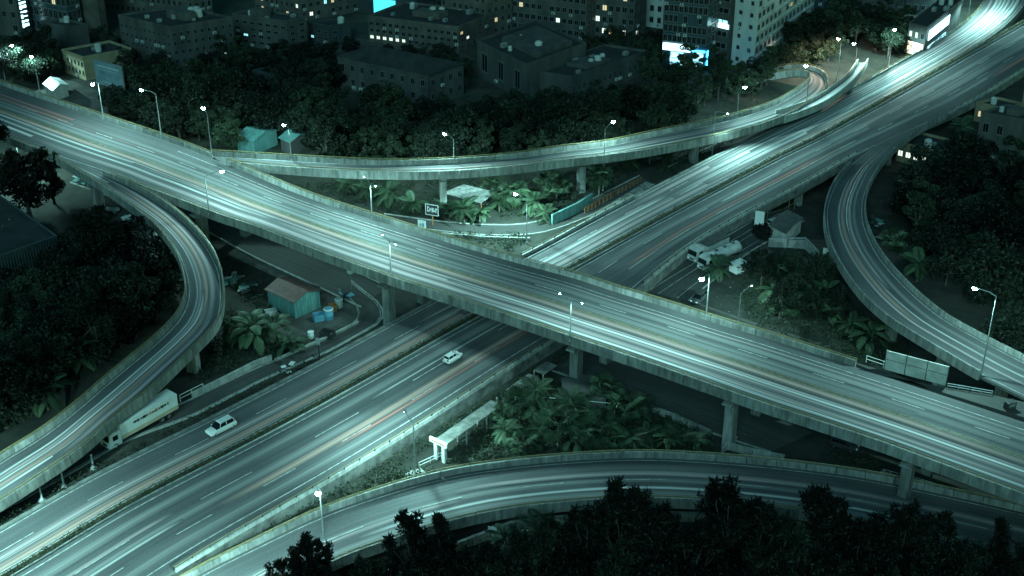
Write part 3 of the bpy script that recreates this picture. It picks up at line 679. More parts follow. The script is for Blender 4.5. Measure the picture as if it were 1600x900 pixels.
def make_spiky(key, h, rx, m, n=520, k=11, ln=.8, cone=False):
    """lumpy crown of star-shaped leaf whorls, open towards its edge"""
    C = []; lob = []
    for i in range(22):
        t = rng.uniform(.22, 1.0); w = rx*(1-t*.85 if cone else math.sin(math.pi*(.18+.66*t))); a = rng.uniform(0, 6.283); q = w*math.sqrt(rng.uniform(.05, 1))
        lob.append((q*math.cos(a), q*math.sin(a), h*.93*t, rng.uniform(.16, .32)*rx*(.8 if t > .8 else 1)))
    lob.append((rng.uniform(-.3, .3), 0, h*.92, .12*rx)); lob.append((0, 0, h*.5, .5*rx))
    for i in range(n):
        x, y, z, r = lob[i % len(lob)]; q = rng.normal(size=3); q /= np.linalg.norm(q); q *= r*rng.uniform(.3, 1.15)
        C.append((x+q[0], y+q[1], z+q[2]*1.15))
    C = np.array(C); V, F = tuft_quads(C, k, ln, .10)
    KINDS[key] = (trunk_mesh('trunk', h*.9, .025*h, [np.array(l[:3])*.95 for l in lob[:14]]), npmesh('crown', V, F, M[m]), h)
make_broad('b1', 10, 4.6, 'leaf'); make_broad('b2', 11, 4.2, 'leaf2', 30); make_broad('b3', 9, 5.0, 'leaf', 38); make_broad('b4', 8, 3.4, 'leaf2', 24, 170); make_broad('b5', 13, 3.0, 'leaf2', 30, 150, .26); make_broad('b6', 9, 6.2, 'leaf', 40, 130, .34); make_broad('b7', 11, 3.8, 'leaf2', 20, 120, .24)
make_spiky('s1', 15, 5.0, 'leaf3', 880); make_spiky('s2', 14, 4.4, 'leaf3', 760); make_spiky('s3', 16, 4.0, 'leaf3', 680, cone=True); make_spiky('s4', 12, 4.8, 'leaf', 750, 10, .8)
make_broad('d1', 13, 5.4, 'leaf3', 44, 190, .32); make_broad('d2', 12, 5.8, 'leaf', 46, 190, .32)
def tree(key, base, scale, label, group, name='tree', rz=None, sx=1.0):
    t = thing(name, label, 'tree', base, random.uniform(0, 6.28) if rz is None else rz, group)
    t.scale = (scale*sx, scale*sx, scale)
    tm, cm, h = KINDS[key]; link('trunk', tm, t); link('crown', cm, t); return t
def inside(p, poly):
    c = False; j = len(poly)-1
    for i in range(len(poly)):
        (xi, yi), (xj, yj) = poly[i], poly[j]
        if (yi > p[1]) != (yj > p[1]) and p[0] < (xj-xi)*(p[1]-yi)/(yj-yi)+xi: c = not c
        j = i
    return c
def zone(poly, n, keys, s0, s1, label, group, mind=4.5):
    xs = [p[0] for p in poly]; ys = [p[1] for p in poly]; got = []; tries = 0
    while len(got) < n and tries < 6000:
        tries += 1; q = (random.uniform(min(xs), max(xs)), random.uniform(min(ys), max(ys)))
        if not inside(q, poly) or (362 < q[0] < 500 and 222 < q[1] < 300): continue
        g = G(*q)
        if any((g-o).length < mind for o in got): continue
        got.append(g); tree(random.choice(keys), g, random.uniform(s0, s1), label(q[0]) if callable(label) else label, group)
zone([(185, 195), (300, 232), (365, 255), (520, 272), (700, 276), (880, 258), (1010, 232), (1075, 205), (1060, 178), (1000, 160), (880, 182), (720, 192), (560, 196), (420, 185), (350, 155), (250, 140), (190, 155)], 125, ['b1', 'b2', 'b3', 'b4', 'b5', 'b6', 'b7'], .55, 1.2, lambda x: 'dim broadleaf tree in the wood '+('left of the teal sheds' if x < 370 else 'just right of the teal sheds' if x < 560 else 'in front of the hipped roof house' if x < 740 else 'in front of the blank hall' if x < 890 else 'at its right end, by the low wing'), 'trees of the wood behind the upper ramp', 4.2)
zone([(0, 92), (50, 88), (95, 118), (45, 138), (0, 124)], 9, ['b1', 'b4', 'b3'], .75, 1.05, 'broadleaf tree in the clump at the far upper left', 'trees in the upper left clump', 4)
zone([(1012, 118), (1030, 126), (1110, 136), (1190, 126), (1190, 155), (1120, 172), (1060, 168), (1010, 142)], 22, ['b1', 'b2', 'b4', 'b5', 'b7'], .5, .95, 'dark tree below the blue lit glass tower', 'trees below the glass tower', 4.5)
zone([(1215, 112), (1265, 62), (1330, 42), (1412, 72), (1385, 95), (1345, 66), (1295, 98), (1235, 120)], 24, ['b1', 'b2', 'b4', 'b5', 'b6'], .6, 1.1, 'dark tree between the apartment tower and the highway bend', 'trees beside the apartment tower', 4.5)
zone([(0, 470), (110, 455), (215, 440), (262, 470), (250, 497), (170, 560), (95, 615), (0, 690)], 34, ['b2', 'b5', 'b3', 'd2', 's4', 'b7', 'b6'], .7, 1.2, 'dark tree in the thicket inside the left ramp', 'trees in the thicket inside the left ramp', 5)
zone([(1415, 350), (1450, 300), (1610, 300), (1640, 545), (1560, 505), (1500, 465), (1440, 425), (1415, 385)], 30, ['d1', 'd2', 'b3', 'b5', 'b6', 's4'], .7, 1.3, lambda x: 'large dark tree right of the climbing ramp, '+('close to the ramp' if x < 1500 else 'towards the frame edge'), 'trees right of the climbing ramp', 5.5)
zone([(1185, 440), (1235, 420), (1285, 450), (1315, 505), (1250, 512), (1195, 492)], 8, ['s4', 'b4', 's4'], .5, .75, 'small tree in the dirt yard inside the climbing ramp', 'trees in the dirt yard', 4)
zone([(1560, 560), (1640, 555), (1660, 575), (1590, 540)], 3, ['b3'], .9, 1.0, 'tree at the right frame edge behind the climbing ramp', 'trees at the right frame edge', 4)
zone([(300, 130), (365, 100), (470, 96), (525, 105), (530, 150), (470, 165), (400, 160)], 26, ['b1', 'b3', 'b5', 'b6', 'b7'], .5, .85, 'dark tree behind the wood below the adjoining grey blocks', 'dark trees below the grey blocks', 4)
zone([(520, 88), (600, 84), (700, 100), (735, 110), (730, 150), (690, 170), (676, 120), (560, 92)], 14, ['b1', 'b4', 'b7'], .4, .65, 'small dark tree around the hipped roof house', 'small trees around the hipped house', 3.5)
zone([(140, 80), (180, 70), (190, 100), (260, 118), (240, 135), (200, 130)], 10, ['b1', 'b3', 'b7'], .5, .8, 'dark tree between billboard and grey corner office', 'trees between billboard and office', 4)
zone([(905, 78), (1000, 66), (1030, 70), (1026, 100), (1018, 90), (930, 92)], 12, ['b1', 'b4', 'b7'], .4, .7, 'dark tree at the foot of the balcony slabs', 'trees at the foot of the balcony slabs', 3.5)
zone([(1195, 118), (1240, 100), (1262, 98), (1250, 104), (1215, 116), (1200, 140), (1185, 135)], 9, ['b2', 'b4', 'b5'], .5, .8, 'tree hiding the end of the bend of the upper ramp', 'trees at the bend of the upper ramp', 3.5)
for i, (x, y, sc) in enumerate(((1236, 114, .75), (1222, 118, .8), (1250, 104, .7), (1208, 124, .7))):
    tree(['b5', 'b2', 'b4', 'b7'][i], G(x, y), sc, ['slim', 'broad', 'low', 'open'][i]+' tree in front of the hidden end of the ramp bend', 'trees at the bend of the upper ramp')
for i, (x, y, yt, k, ad) in enumerate(((0, 335, 190, 's1', 'outermost'), (45, 330, 240, 'd1', 'lower'), (85, 318, 232, 's2', 'right hand'), (165, 470, 330, 's1', 'tall pointed'), (205, 466, 345, 'd1', 'broad'), (236, 462, 372, 's2', 'ramp side'))):
    g = G(x, y); tree(k, g, height_to(g, yt)/KINDS[k][2], f'{ad} near black tree of the dark group left of the left ramp', 'near black trees left of the left ramp')
ORD = ['first', 'second', 'third', 'fourth', 'fifth', 'sixth', 'seventh', 'eighth', 'ninth', 'tenth', 'eleventh', 'twelfth', 'thirteenth', 'fourteenth', 'fifteenth', 'sixteenth', 'seventeenth', 'eighteenth', 'nineteenth', 'twentieth', 'last but one', 'last']
FG = [(440, 960, 866, 's2'), (492, 970, 836, 's1'), (575, 975, 872, 's4'), (648, 955, 800, 's2'), (692, 960, 788, 's3'), (765, 985, 850, 's1'), (845, 960, 812, 's4'), (915, 950, 790, 's2'), (965, 955, 757, 's1'), (1020, 965, 792, 's2'), (1075, 980, 815, 's1'), (1128, 945, 748, 's2'), (1170, 960, 785, 's1'), (1215, 975, 815, 's4'), (1265, 945, 762, 's1'), (1320, 965, 800, 's2'), (1392, 950, 778, 's2'), (1440, 960, 800, 's1'), (1490, 985, 850, 's4'), (1534, 950, 795, 's3'), (1580, 975, 838, 's2'), (1640, 970, 840, 's1')]
for i, (x, y, yt, k) in enumerate(FG):
    g = G(x, y); tree(k, g, height_to(g, yt+10)/KINDS[k][2], f'black spiky foreground tree on the bottom edge, {ORD[i]} from the left', 'black trees along the bottom edge', sx=.86)

for i in range(24):
    x = 480+i*50+random.uniform(-12, 12); g = G(x, 1000+random.uniform(-8, 10)); k = ['s1', 's2', 's4', 'd1'][i % 4]
    tree(k, g, height_to(g, random.uniform(885, 908) if x < 640 else random.uniform(862, 892))/KINDS[k][2], 'black tree filling the lower edge behind the tall foreground trees', 'black filler trees along the lower edge', sx=.9)

# palms: trunk and every frond a part
def frond_mesh():
    mb = MB(); n = 9; pts = []
    for i in range(n+1):
        t = i/n; pts.append(Vector((3.0*t-.25*t*t, 0, .9*t-1.75*t*t)))
    mb.tube(pts, [.04*(1-i/n*.8) for i in range(n+1)], 4)
    for i in range(1, n+1):
        for sgn in (-1, 1):
            for f in (0, .5):
                p = pts[i-1].lerp(pts[i], f); L = 1.0*math.sin(math.pi*(.15+.8*(i+f)/(n+1)))
                tip = p+Vector((L*.55, sgn*L*.8, -.25*L)); mid = p.lerp(tip, .5); w = Vector((.09, -sgn*.05, 0))
                mb.add([p, mid+w, tip, mid-w], [(0, 1, 2, 3)])
    return mb.mesh('frond', M['palm'])
def fan_mesh():
    mb = MB(); mb.tube([(0, 0, 0), (.7, 0, .35), (1.35, 0, .35)], [.04, .035, .03], 4)
    c = Vector((1.35, 0, .35)); n = 15; Rr = 1.25
    for i in range(n):
        a0 = R(-118+236*i/n); a1 = R(-118+236*(i+1)/n); am = (a0+a1)/2
        q = lambda a, r, z: c+Vector((r*math.cos(a), r*math.sin(a), z))
        mb.add([c, q(a0, Rr*.66, -.10), q(am, Rr*.7, .05), q(am, Rr*(1+.08*(i % 3)), -.32), q(a1, Rr*.66, -.10)], [(0, 1, 2), (1, 3, 2), (0, 2, 4), (2, 3, 4)])
    return mb.mesh('frond', M['palm'])
def banana_mesh():
    mb = MB(); n = 7; mb.tube([(0, 0, 0), (.5, 0, .5), (1.0, 0, .75)], [.06, .05, .04], 4)
    prev = None
    for i in range(n+1):
        t = i/n; c = Vector((1+2.0*t, 0, .75+.55*t-1.35*t*t)); w = .55*math.sin(math.pi*(.06+.9*t))**.7
        row = [c+Vector((0, -w, -.12)), c, c+Vector((0, w, -.12))]
        if prev:
            mb.quad(prev[0], prev[1], row[1], row[0]); mb.quad(prev[1], prev[2], row[2], row[1])
        prev = row
    return mb.mesh('frond', M['palm'])
FRONDS = {'palm': frond_mesh(), 'fan': fan_mesh(), 'banana': banana_mesh()}
mbt = MB(); mbt.tube([(0, 0, -.3), (.05, 0, .5), (0, .03, 1.0)], [.2, .16, .12], 7); PTRUNK = mbt.mesh('trunk', M['palmbark'])
def palm(x, y, kind, h, s, label, nf=13, group='palms of the interchange gardens'):
    g = G(x, y); t = thing({'palm': 'palm_tree', 'fan': 'fan_palm', 'banana': 'banana_plant'}[kind], label, 'palm', g, random.uniform(0, 6.28), group)
    o = link('trunk', PTRUNK, t); o.scale = (1, 1, h)
    for i in range(nf):
        f = link('frond', FRONDS[kind], t); f.location = (0, 0, h-.05)
        lift = (.55-.95*(i % 3)/2) if kind != 'fan' else (.6-1.0*(i % 3)/2)
        f.rotation_euler = (0, -lift+random.uniform(-.15, .15), i*2.4+random.uniform(-.2, .2)); k = s*random.uniform(.85, 1.15); f.scale = (k, k, k)
PG = 'palms in the triangle below the flyover'
for x, y, k, h, s in ((812, 660, 'fan', 3.2, 1.25), (838, 640, 'palm', 4, 1.1), (872, 700, 'fan', 4.2, 1.4), (905, 672, 'fan', 3.4, 1.3), (945, 640, 'fan', 4, 1.35), (975, 668, 'fan', 3.4, 1.5), (925, 702, 'fan', 2.6, 1.3), (1010, 690, 'palm', 1.5, .9), (1045, 700, 'banana', 1.2, .9), (1085, 702, 'banana', 1.0, .9), (790, 690, 'palm', 2.4, 1.0), (855, 665, 'palm', 2.2, 1.0), (960, 700, 'fan', 1.6, 1.1), (1000, 650, 'palm', 1.6, 1), (820, 705, 'fan', 1.5, 1.1)):
    palm(x, y, k, h, s, {'fan': 'fan palm with big round leaves in the triangle below the flyover', 'palm': 'feathery palm in the triangle below the flyover', 'banana': 'low broad leaved plant near the flyover pier in the triangle'}[k], group=PG+{'fan': ', fan leaved', 'palm': ', feathery', 'banana': ', low'}[k])
for i, (x, y, k, h, s) in enumerate(((398, 545, 'banana', 3.4, 1.5), (430, 535, 'banana', 2.6, 1.4), (372, 530, 'fan', 2.4, 1.3), (455, 550, 'banana', 1.4, 1.0))):
    palm(x, y, k, h, s, 'lush broad leaved palm in the garden left of the red roofed shed' if k == 'banana' else 'fan palm at the left of the shed garden', nf=16, group='broad leaved palms by the shed')
for x, y, k, h, s in ((803, 322, 'fan', 3.0, 1.5), (835, 335, 'palm', 3.2, 1.2), (725, 348, 'palm', 3.5, 1.2), (780, 330, 'palm', 2.5, 1.2), (610, 318, 'palm', 3, 1.3), (575, 308, 'palm', 2, 1.2), (645, 330, 'palm', 2, 1.2), (852, 345, 'palm', 2, 1), (985, 262, 'palm', 2, 1.3), (1015, 255, 'banana', 2, 1.2), (1040, 250, 'palm', 2, 1.2), (750, 345, 'banana', 1.2, 1), (700, 335, 'palm', 2, 1.1), (870, 310, 'fan', 2.5, 1.3), (545, 300, 'palm', 2, 1.1), (770, 308, 'fan', 2.5, 1.2), (855, 300, 'fan', 2.2, 1.2)):
    palm(x, y, k, h, s, {'fan': 'fan palm in the garden between upper ramp and flyover', 'palm': 'feathery palm in the garden between upper ramp and flyover', 'banana': 'low broad leaved plant between upper ramp and flyover'}[k], group='garden palms between ramp and flyover, '+k)
palm(936, 306, 'fan', 4.6, 1.25, 'brightly lit pale palm directly under the lamp by the upper ramp', nf=18)
palm(1496, 238, 'palm', 6.5, 1.3, 'tall dark palm beside the highway edge at the right', nf=14)
palm(1432, 440, 'palm', 4.0, 1.5, 'round crowned palm close right of the climbing ramp', nf=18)
palm(1395, 395, 'fan', 2.6, 1.2, 'fan palm by the rubble right of the climbing ramp')
palm(1120, 432, 'palm', 2.2, 1.3, 'feathery palm in front of the white tanker lorry')
palm(1240, 470, 'palm', 3.0, 1.3, 'palm among the small trees of the dirt yard')
palm(845, 868, 'palm', 4.5, 1.3, 'dark palm at the bottom left of the tall foreground tree')
palm(790, 872, 'banana', 3.0, 1.2, 'pale broad leaved plant beside the white post at the bottom')
palm(75, 640, 'palm', 4.5, 1.5, 'straggly palm in the thicket at the left', nf=14)
palm(120, 585, 'palm', 5, 1.6, 'bare looking palm above the straggly one in the left thicket', nf=12)
for i, (x, y, k, h) in enumerate(((1205, 470, 'palm', 2.4), (1228, 490, 'fan', 2.0), (1262, 488, 'palm', 3.0), (1290, 475, 'banana', 2.0), (1300, 505, 'palm', 2.6), (1255, 440, 'palm', 2.8), (1280, 440, 'fan', 2.4), (1330, 520, 'palm', 2.0), (1360, 540, 'banana', 1.6), (1215, 440, 'banana', 1.8))):
    palm(x, y, k, h, random.uniform(1.0, 1.35), {'palm': 'feathery', 'fan': 'fan leaved', 'banana': 'broad leaved'}[k]+' palm in the planting inside the climbing ramp', group='palms inside the climbing ramp, '+k)
for i, (x, y, k, h) in enumerate(((785, 668, 'fan', 2.0), (845, 690, 'palm', 2.4), (890, 655, 'palm', 3.4), (900, 700, 'banana', 1.6), (985, 700, 'palm', 2), (1065, 692, 'palm', 1.4))):
    palm(x, y, k, h, random.uniform(.9, 1.3), {'palm': 'slender feathery', 'fan': 'low fan leaved', 'banana': 'low broad leaved'}[k]+' plant filling the triangle below the flyover', group='filling plants below the flyover, '+k)
t = thing('round_headed_pine', 'small round headed pine standing in front of the guard hut', 'tree', G(1186, 420))
h = height_to(G(1186, 420), 352); mb = MB(); mb.tube([(0, 0, -.2), (.05, 0, h*.6), (0, 0, h*.85)], [.16, .12, .08], 7); mb.build('trunk', M['bark'], t, world=False)
C = blob_points([np.array([0, 0, h*.85])], [1.9], 160); V, F = tuft_quads(C, 9, .6, .07); link('crown', npmesh('crown', V, F, M['leaf3']), t)

# hedges along the highway and uncountable undergrowth
def hedge(st, v0, v1, d0, d1, hgt, name, label, m='leaf2', per=26, leaf=.16, base=0.0, prob=1.0):
    C = []
    d = d0
    while d < d1:
        if random.random() < prob:
            hh = hgt*random.uniform(.6, 1.15)
            for _ in range(per):
                q = st.at(d+random.uniform(-.6, .6), random.uniform(v0, v1)); C.append((q.x, q.y, q.z+base+hh*math.sqrt(random.random())))
        d += 1.0
    V, F = leaf_quads(np.array(C), leaf, leaf*.6, .6); o = link(name, npmesh(name, V, F, M[m]))
    return tag(o, label, 'hedge')
MS = Strip(offset(med2, -.6), offset(med2, .6))
sw = MB()
o = sweep(MS, 'median_kerb', M['conc_l'], hw, [(.12, .0), (.12, .16), (-.1, .16), (-.1, 0)], 0, MS.len, 0); o = sweep(MS, 'median_kerb', M['conc_l'], hw, [(.12, .0), (.12, .16), (-.1, .16), (-.1, 0)], 0, MS.len, 1)
ribbon(MS, 'median_soil', M['ground'], hw, 0, 1, dz=.05)
M['hedge'] = leafmat('hedge_leaf', (.03, .036, .014), (.11, .105, .045), .5)
hedge(MS, .1, .9, 0, MS.len-2, .75, 'median_hedge', 'narrow clipped hedge down the middle of the highway', 'hedge', 34, .15)
VS = Strip(offset(med[:7], -13.2), offset(med[:7], -9.8))
hedge(VS, 0, 1, VS.near(P(-20, 810, 0)), VS.near(P(505, 548, 0)), 1.0, 'verge_hedge', 'ragged low hedge between highway and frontage lane', 'leaf2', 46, .17, -1.6, .9)
VS2 = Strip(offset(med[:7], 17.3), offset(med[:7], 19.8))
hedge(VS2, 0, 1, VS2.near(P(420, 820, 0)), VS2.near(P(880, 545, 0)), 1.1, 'verge_hedge', 'shrubby hedge below the near barrier of the highway', 'leaf2', 40, .18, -1.9, .85)
def undergrowth(polys, n, m, label, name='undergrowth', hgt=1.1, per=13, leaf=.2):
    C = []
    for poly, k in polys:
        xs = [p[0] for p in poly]; ys = [p[1] for p in poly]; c = 0
        while c < k:
            q = (random.uniform(min(xs), max(xs)), random.uniform(min(ys), max(ys)))
            if not inside(q, poly): continue
            c += 1; g = G(*q); r = random.uniform(.5, 1.2); hh = hgt*random.uniform(.4, 1.3)
            for _ in range(per): C.append((g.x+random.gauss(0, r*.6), g.y+random.gauss(0, r*.6), g.z+hh*random.random()))
    V, F = leaf_quads(np.array(C), leaf, leaf*.6, .5); return tag(link(name, npmesh(name, V, F, M[m])), label, kind='stuff')
undergrowth([([(760, 660), (850, 600), (1000, 630), (1110, 690), (1120, 706), (900, 706), (790, 716), (700, 728), (720, 690)], 800),
    ([(430, 300), (560, 275), (700, 285), (900, 265), (1050, 225), (1100, 225), (1000, 270), (900, 330), (830, 345), (700, 345), (600, 330), (500, 310)], 850),
    ([(690, 365), (830, 370), (800, 395), (740, 378)], 80),
    ([(355, 480), (420, 530), (480, 540), (400, 570), (330, 595), (300, 600), (320, 545), (350, 520)], 240),
    ([(1180, 400), (1290, 400), (1330, 480), (1420, 545), (1380, 560), (1300, 545), (1180, 510), (1150, 470)], 800),
    ([(1400, 300), (1600, 300), (1600, 520), (1450, 420), (1380, 380)], 500),
    ([(200, 190), (340, 250), (600, 275), (900, 255), (1070, 205), (1190, 170), (1180, 140), (1060, 160), (900, 160), (500, 180), (300, 130)], 900),
    ([(0, 460), (250, 430), (270, 480), (180, 560), (0, 690)], 500),
    ([(560, 800), (700, 745), (660, 735), (600, 745), (520, 790)], 150), ([(420, 500), (350, 440), (340, 420), (380, 430), (440, 470)], 90),
    ([(1300, 545), (1380, 560), (1440, 570), (1420, 590), (1330, 565)], 90), ([(500, 790), (420, 835), (330, 880), (420, 850)], 60),
    ([(560, 880), (700, 840), (900, 815), (1200, 830), (1500, 880), (1500, 960), (600, 960)], 420), ([(1020, 265), (1100, 235), (1180, 205), (1120, 235), (1050, 275)], 100),
    ([(1290, 710), (1360, 722), (1390, 735), (1330, 728)], 60)], 0, 'leaf2', 'low shrubs and weeds covering the ground between the roads')

C = []
for poly, k in (([(330, 400), (420, 440), (520, 470), (560, 480), (480, 535), (400, 470)], 260), ([(1010, 460), (1100, 400), (1200, 370), (1300, 420), (1320, 500), (1200, 510)], 320), ([(110, 270), (200, 330), (260, 400), (180, 380)], 200), ([(1370, 300), (1440, 300), (1420, 420), (1370, 380)], 220), ([(860, 575), (1000, 610), (1200, 690), (1000, 640)], 120)):
    xs = [p[0] for p in poly]; ys = [p[1] for p in poly]; c = 0
    while c < k:
        q = (random.uniform(min(xs), max(xs)), random.uniform(min(ys), max(ys)))
        if inside(q, poly): g = G(*q); C.append((g.x, g.y, g.z+.14)); c += 1
V, F = leaf_quads(np.array(C[::2]), .13, .10, 2.5); tag(link('litter', npmesh('litter', V, F, M['conc'])), 'scattered pale litter and scraps on the bare ground', kind='stuff')

# ------------------------------------------------------------------ buildings
def unit_window(name, glass):
    mb = MB(); o, i, t = .5, .40, .10
    ring = [(-o, -o), (o, -o), (o, o), (-o, o)]; inn = [(-i, -i), (i, -i), (i, i), (-i, i)]
    for k in range(4):
        a, b = ring[k], ring[(k+1) % 4]; c, d = inn[(k+1) % 4], inn[k]
        mb.add([(a[0], -t, a[1]), (b[0], -t, b[1]), (c[0], -t, c[1]), (d[0], -t, d[1])], [(0, 1, 2, 3)], 0)
        mb.add([(a[0], 0, a[1]), (b[0], 0, b[1]), (b[0], -t, b[1]), (a[0], -t, a[1])], [(0, 1, 2, 3)], 0)
        mb.add([(d[0], -t, d[1]), (c[0], -t, c[1]), (c[0], -.02, c[1]), (d[0], -.02, d[1])], [(0, 1, 2, 3)], 0)
    mb.add([(-i, -.02, -i), (i, -.02, -i), (i, -.02, i), (-i, -.02, i)], [(0, 1, 2, 3)], 1)
    mb.box((0, -t*.5-.005, 0), (.05, t*.9, .8), 0, 0)
    return mb.mesh(name, [M['wframe'], glass])
WIN = {'dark': unit_window('window', M['glass']), 'w': unit_window('window', M['lit_w']), 'y': unit_window('window', M['lit_y']), 'c': unit_window('window', M['lit_c'])}
mb = MB(); mb.box((0, -.25, 0), (.9, .44, .62)); mb.add([(0, -.475, 0)]+[(.24*math.cos(k*.785), -.475, .24*math.sin(k*.785)) for k in range(8)], [(0, 1+k, 1+(k+1) % 8) for k in range(8)], 1); ACM = mb.mesh('air_conditioner', [M['dirtywhite'], M['black']])
mb = MB(); mb.lathe([(0, 0), (.9, 0), (.9, 1.7), (.5, 2.0), (0, 2.05)], 12); TANKM = mb.mesh('water_tank', M['dirtywhite'])
mb = MB(); mb.box((0, 0, .5), (1.6, 1.1, 1.0)); mb.box((0, 0, 1.05), (1.1, .7, .12)); VENTM = mb.mesh('roof_unit', M['steel'])
def facade(root, a, b, z0, z1, cols, rows, fw=.5, fh=.5, lit=.05, kinds='wyc', skip=(), force={}):
    """a grid of window parts on the wall from a to b (seen from outside: left to right)"""
    d = Vector((b.x-a.x, b.y-a.y, 0)); L = d.length; d.normalize(); nrm = Vector((d.y, -d.x, 0)); rz = math.atan2(d.y, d.x)
    cw = L/cols; rh = (z1-z0)/rows; off = root.location
    for r in range(rows):
        for c in range(cols):
            if (c, r) in skip or (random.random() < .06 and (c, r) not in force): continue
            k = force.get((c, r)) or (random.choice(kinds) if random.random() < lit else 'dark')
            p = Vector((a.x, a.y, 0))+d*(cw*(c+.5))+nrm*.004; z = z0+rh*(r+.5)
            o = link('window', WIN[k], root); o.location = (p.x-off.x, p.y-off.y, z-off.z); o.rotation_euler = (0, 0, rz); o.scale = (cw*fw*random.uniform(.9, 1.1), 1, rh*fh)
            if k == 'dark' and random.random() < .16:
                ac = link('air_conditioner', ACM, root); q = p+d*cw*random.uniform(-.3, .3); ac.location = (q.x-off.x, q.y-off.y, z-rh*fh*.5-.45-off.z); ac.rotation_euler = (0, 0, rz)
def building(near, left, right, label, h=None, base=True, wall='w1', roof='flat', rim=.6, boxes=(), name='building', fl=None, fr=None, cat='building'):
    """near/left/right: pixels of the three corners in view, at the ground (base=True) or at the roof edge; near may be (x, ybase, yroof)"""
    if len(near) == 3:
        g = G(near[0], near[1]); h = height_to(g, near[2]); ztop = g.z+h
        n = Vector((g.x, g.y, 0)); l = P(*left, ztop); r = P(*right, ztop)
    else:
        g = G(*near); n = g.copy(); l = G(*left); r = G(*right); ztop = g.z+h
    zb = gz(g.x, g.y)-.4
    n = Vector((n.x, n.y, 0)); l = Vector((l.x, l.y, 0)); r = Vector((r.x, r.y, 0)); f = l+r-n
    t = thing(name, label, cat, (n.x, n.y, zb))
    mb = MB(); mb.prism([n, r, f, l], zb, ztop); mb.build('wall', M[wall], t)
    if roof == 'flat':
        mb = MB(); c = (n+r+f+l)/4
        ins = [q+(c-q).normalized()*.35 for q in (n, r, f, l)]
        outp = [q-(c-q).normalized()*.10 for q in (n, r, f, l)]
        for i in range(4):
            j = (i+1) % 4
            vs = [(q.x, q.y, z) for z in (ztop-.25, ztop+rim) for q in (outp[i], outp[j], ins[j], ins[i])]
            mb.add(vs, [(3, 2, 1, 0), (4, 5, 6, 7), (0, 1, 5, 4), (1, 2, 6, 5), (2, 3, 7, 6), (3, 0, 4, 7)])
        mb.build('parapet', M[wall], t)
        mb = MB(); mb.add([(q.x, q.y, ztop+.03) for q in ins], [(0, 1, 2, 3)]); ro = mb.build('roof', M['roof'], t)
        area = (r-n).length*(l-n).length
        for q in range(min(9, int(area/45)+1)):
            p = n+(l-n)*random.uniform(.12, .88)+(r-n)*random.uniform(.12, .88); o = link('water_tank' if q % 3 == 0 else 'roof_unit', TANKM if q % 3 == 0 else VENTM, ro)
            o.location = (p.x-t.location.x, p.y-t.location.y, ztop+.04-t.location.z); o.rotation_euler = (0, 0, math.atan2((r-n).y, (r-n).x)); k = random.uniform(.5, 1.1); o.scale = (k, k, k)
        for u, v, su, sv, hh in boxes:
            p = n+(l-n)*u+(r-n)*v; dl = (l-n)*su; dr = (r-n)*sv
            mb = MB(); mb.prism([p, p+dr, p+dr+dl, p+dl], ztop, ztop+hh); mb.build('roof_housing', M[wall], ro)
    else:
        ov = .5; mb = MB(); c = (n+r+f+l)/4; q = [p-(c-p).normalized()*ov for p in (n, r, f, l)]
        rh = 2.4; lenl = (l-n).length; lenr = (r-n).length
        if lenl > lenr: e1 = (q[0]+q[1])/2; e2 = (q[3]+q[2])/2
        else: e1 = (q[0]+q[3])/2; e2 = (q[1]+q[2])/2
        k1 = e1.lerp(e2, .2 if roof == 'hip' else 0); k2 = e2.lerp(e1, .2 if roof == 'hip' else 0)
        z = ztop+.02; Z = z+rh
        A, B, Cc, D = [(p.x, p.y, z) for p in q]; K1 = (k1.x, k1.y, Z); K2 = (k2.x, k2.y, Z)
        if lenl > lenr: mb.add([A, B, Cc, D, K1, K2], [(0, 1, 4), (1, 2, 5, 4), (2, 3, 5), (3, 0, 4, 5), (3, 2, 1, 0)])
        else: mb.add([A, B, Cc, D, K1, K2], [(3, 0, 4), (0, 1, 5, 4), (1, 2, 5), (2, 3, 4, 5), (3, 2, 1, 0)])
        mb.build('roof', M['roof'], t)
    for spec, a, b in ((fl, l, n), (fr, n, r)):
        if spec: facade(t, a, b, zb+spec.get('z0', 1.0), ztop-spec.get('z1', .5), spec['c'], spec['r'], spec.get('fw', .5), spec.get('fh', .5), spec.get('lit', .04), spec.get('k', 'wyc'), spec.get('skip', ()), spec.get('force', {}))
    t['_z'] = ztop
    return t, n, l, r, zb, ztop
M['w1'] = mat('grey_render', (.036, .038, .039), (.082, .082, .08), .25, .85, stretch=(1, 1, .3)); M['w2'] = mat('dark_cladding', (.03, .04, .045), (.05, .06, .065), .5, .4)
M['w3'] = mat('yellowed_plaster', (.20, .165, .10), (.30, .25, .16), .5, .85); M['w4'] = mat('white_tiles', (.40, .41, .40), (.54, .55, .54), .3, .6, stretch=(1, 1, .3))
M['w5'] = mat('brownish_render', (.055, .05, .044), (.11, .10, .085), .3, .85); M['roof'] = mat('roof_felt', (.012, .013, .014), (.03, .032, .034), .3, .9)
M['w6'] = mat('blue_grey_glass_wall', (.03, .05, .06), (.045, .07, .085), .2, .2)
def panel_on(root, a, b, z0, z1, u0, u1, name, m, out=.15, th=.12):
    """a flat board fixed to the wall a-b between fractions u0 and u1"""
    d = Vector((b.x-a.x, b.y-a.y, 0)); nrm = Vector((d.y, -d.x, 0)).normalized(); p = Vector((a.x, a.y, 0))+d*u0+nrm*out; q = Vector((a.x, a.y, 0))+d*u1+nrm*out
    mb = MB(); mb.prism([p+nrm*th, q+nrm*th, q, p], z0, z1); return mb.build(name, M[m], root)
def zat(p, ypx):                    # height on a vertical line above p that shows at image row ypx
    return p.z+height_to(Vector((p.x, p.y, p.z)), ypx)
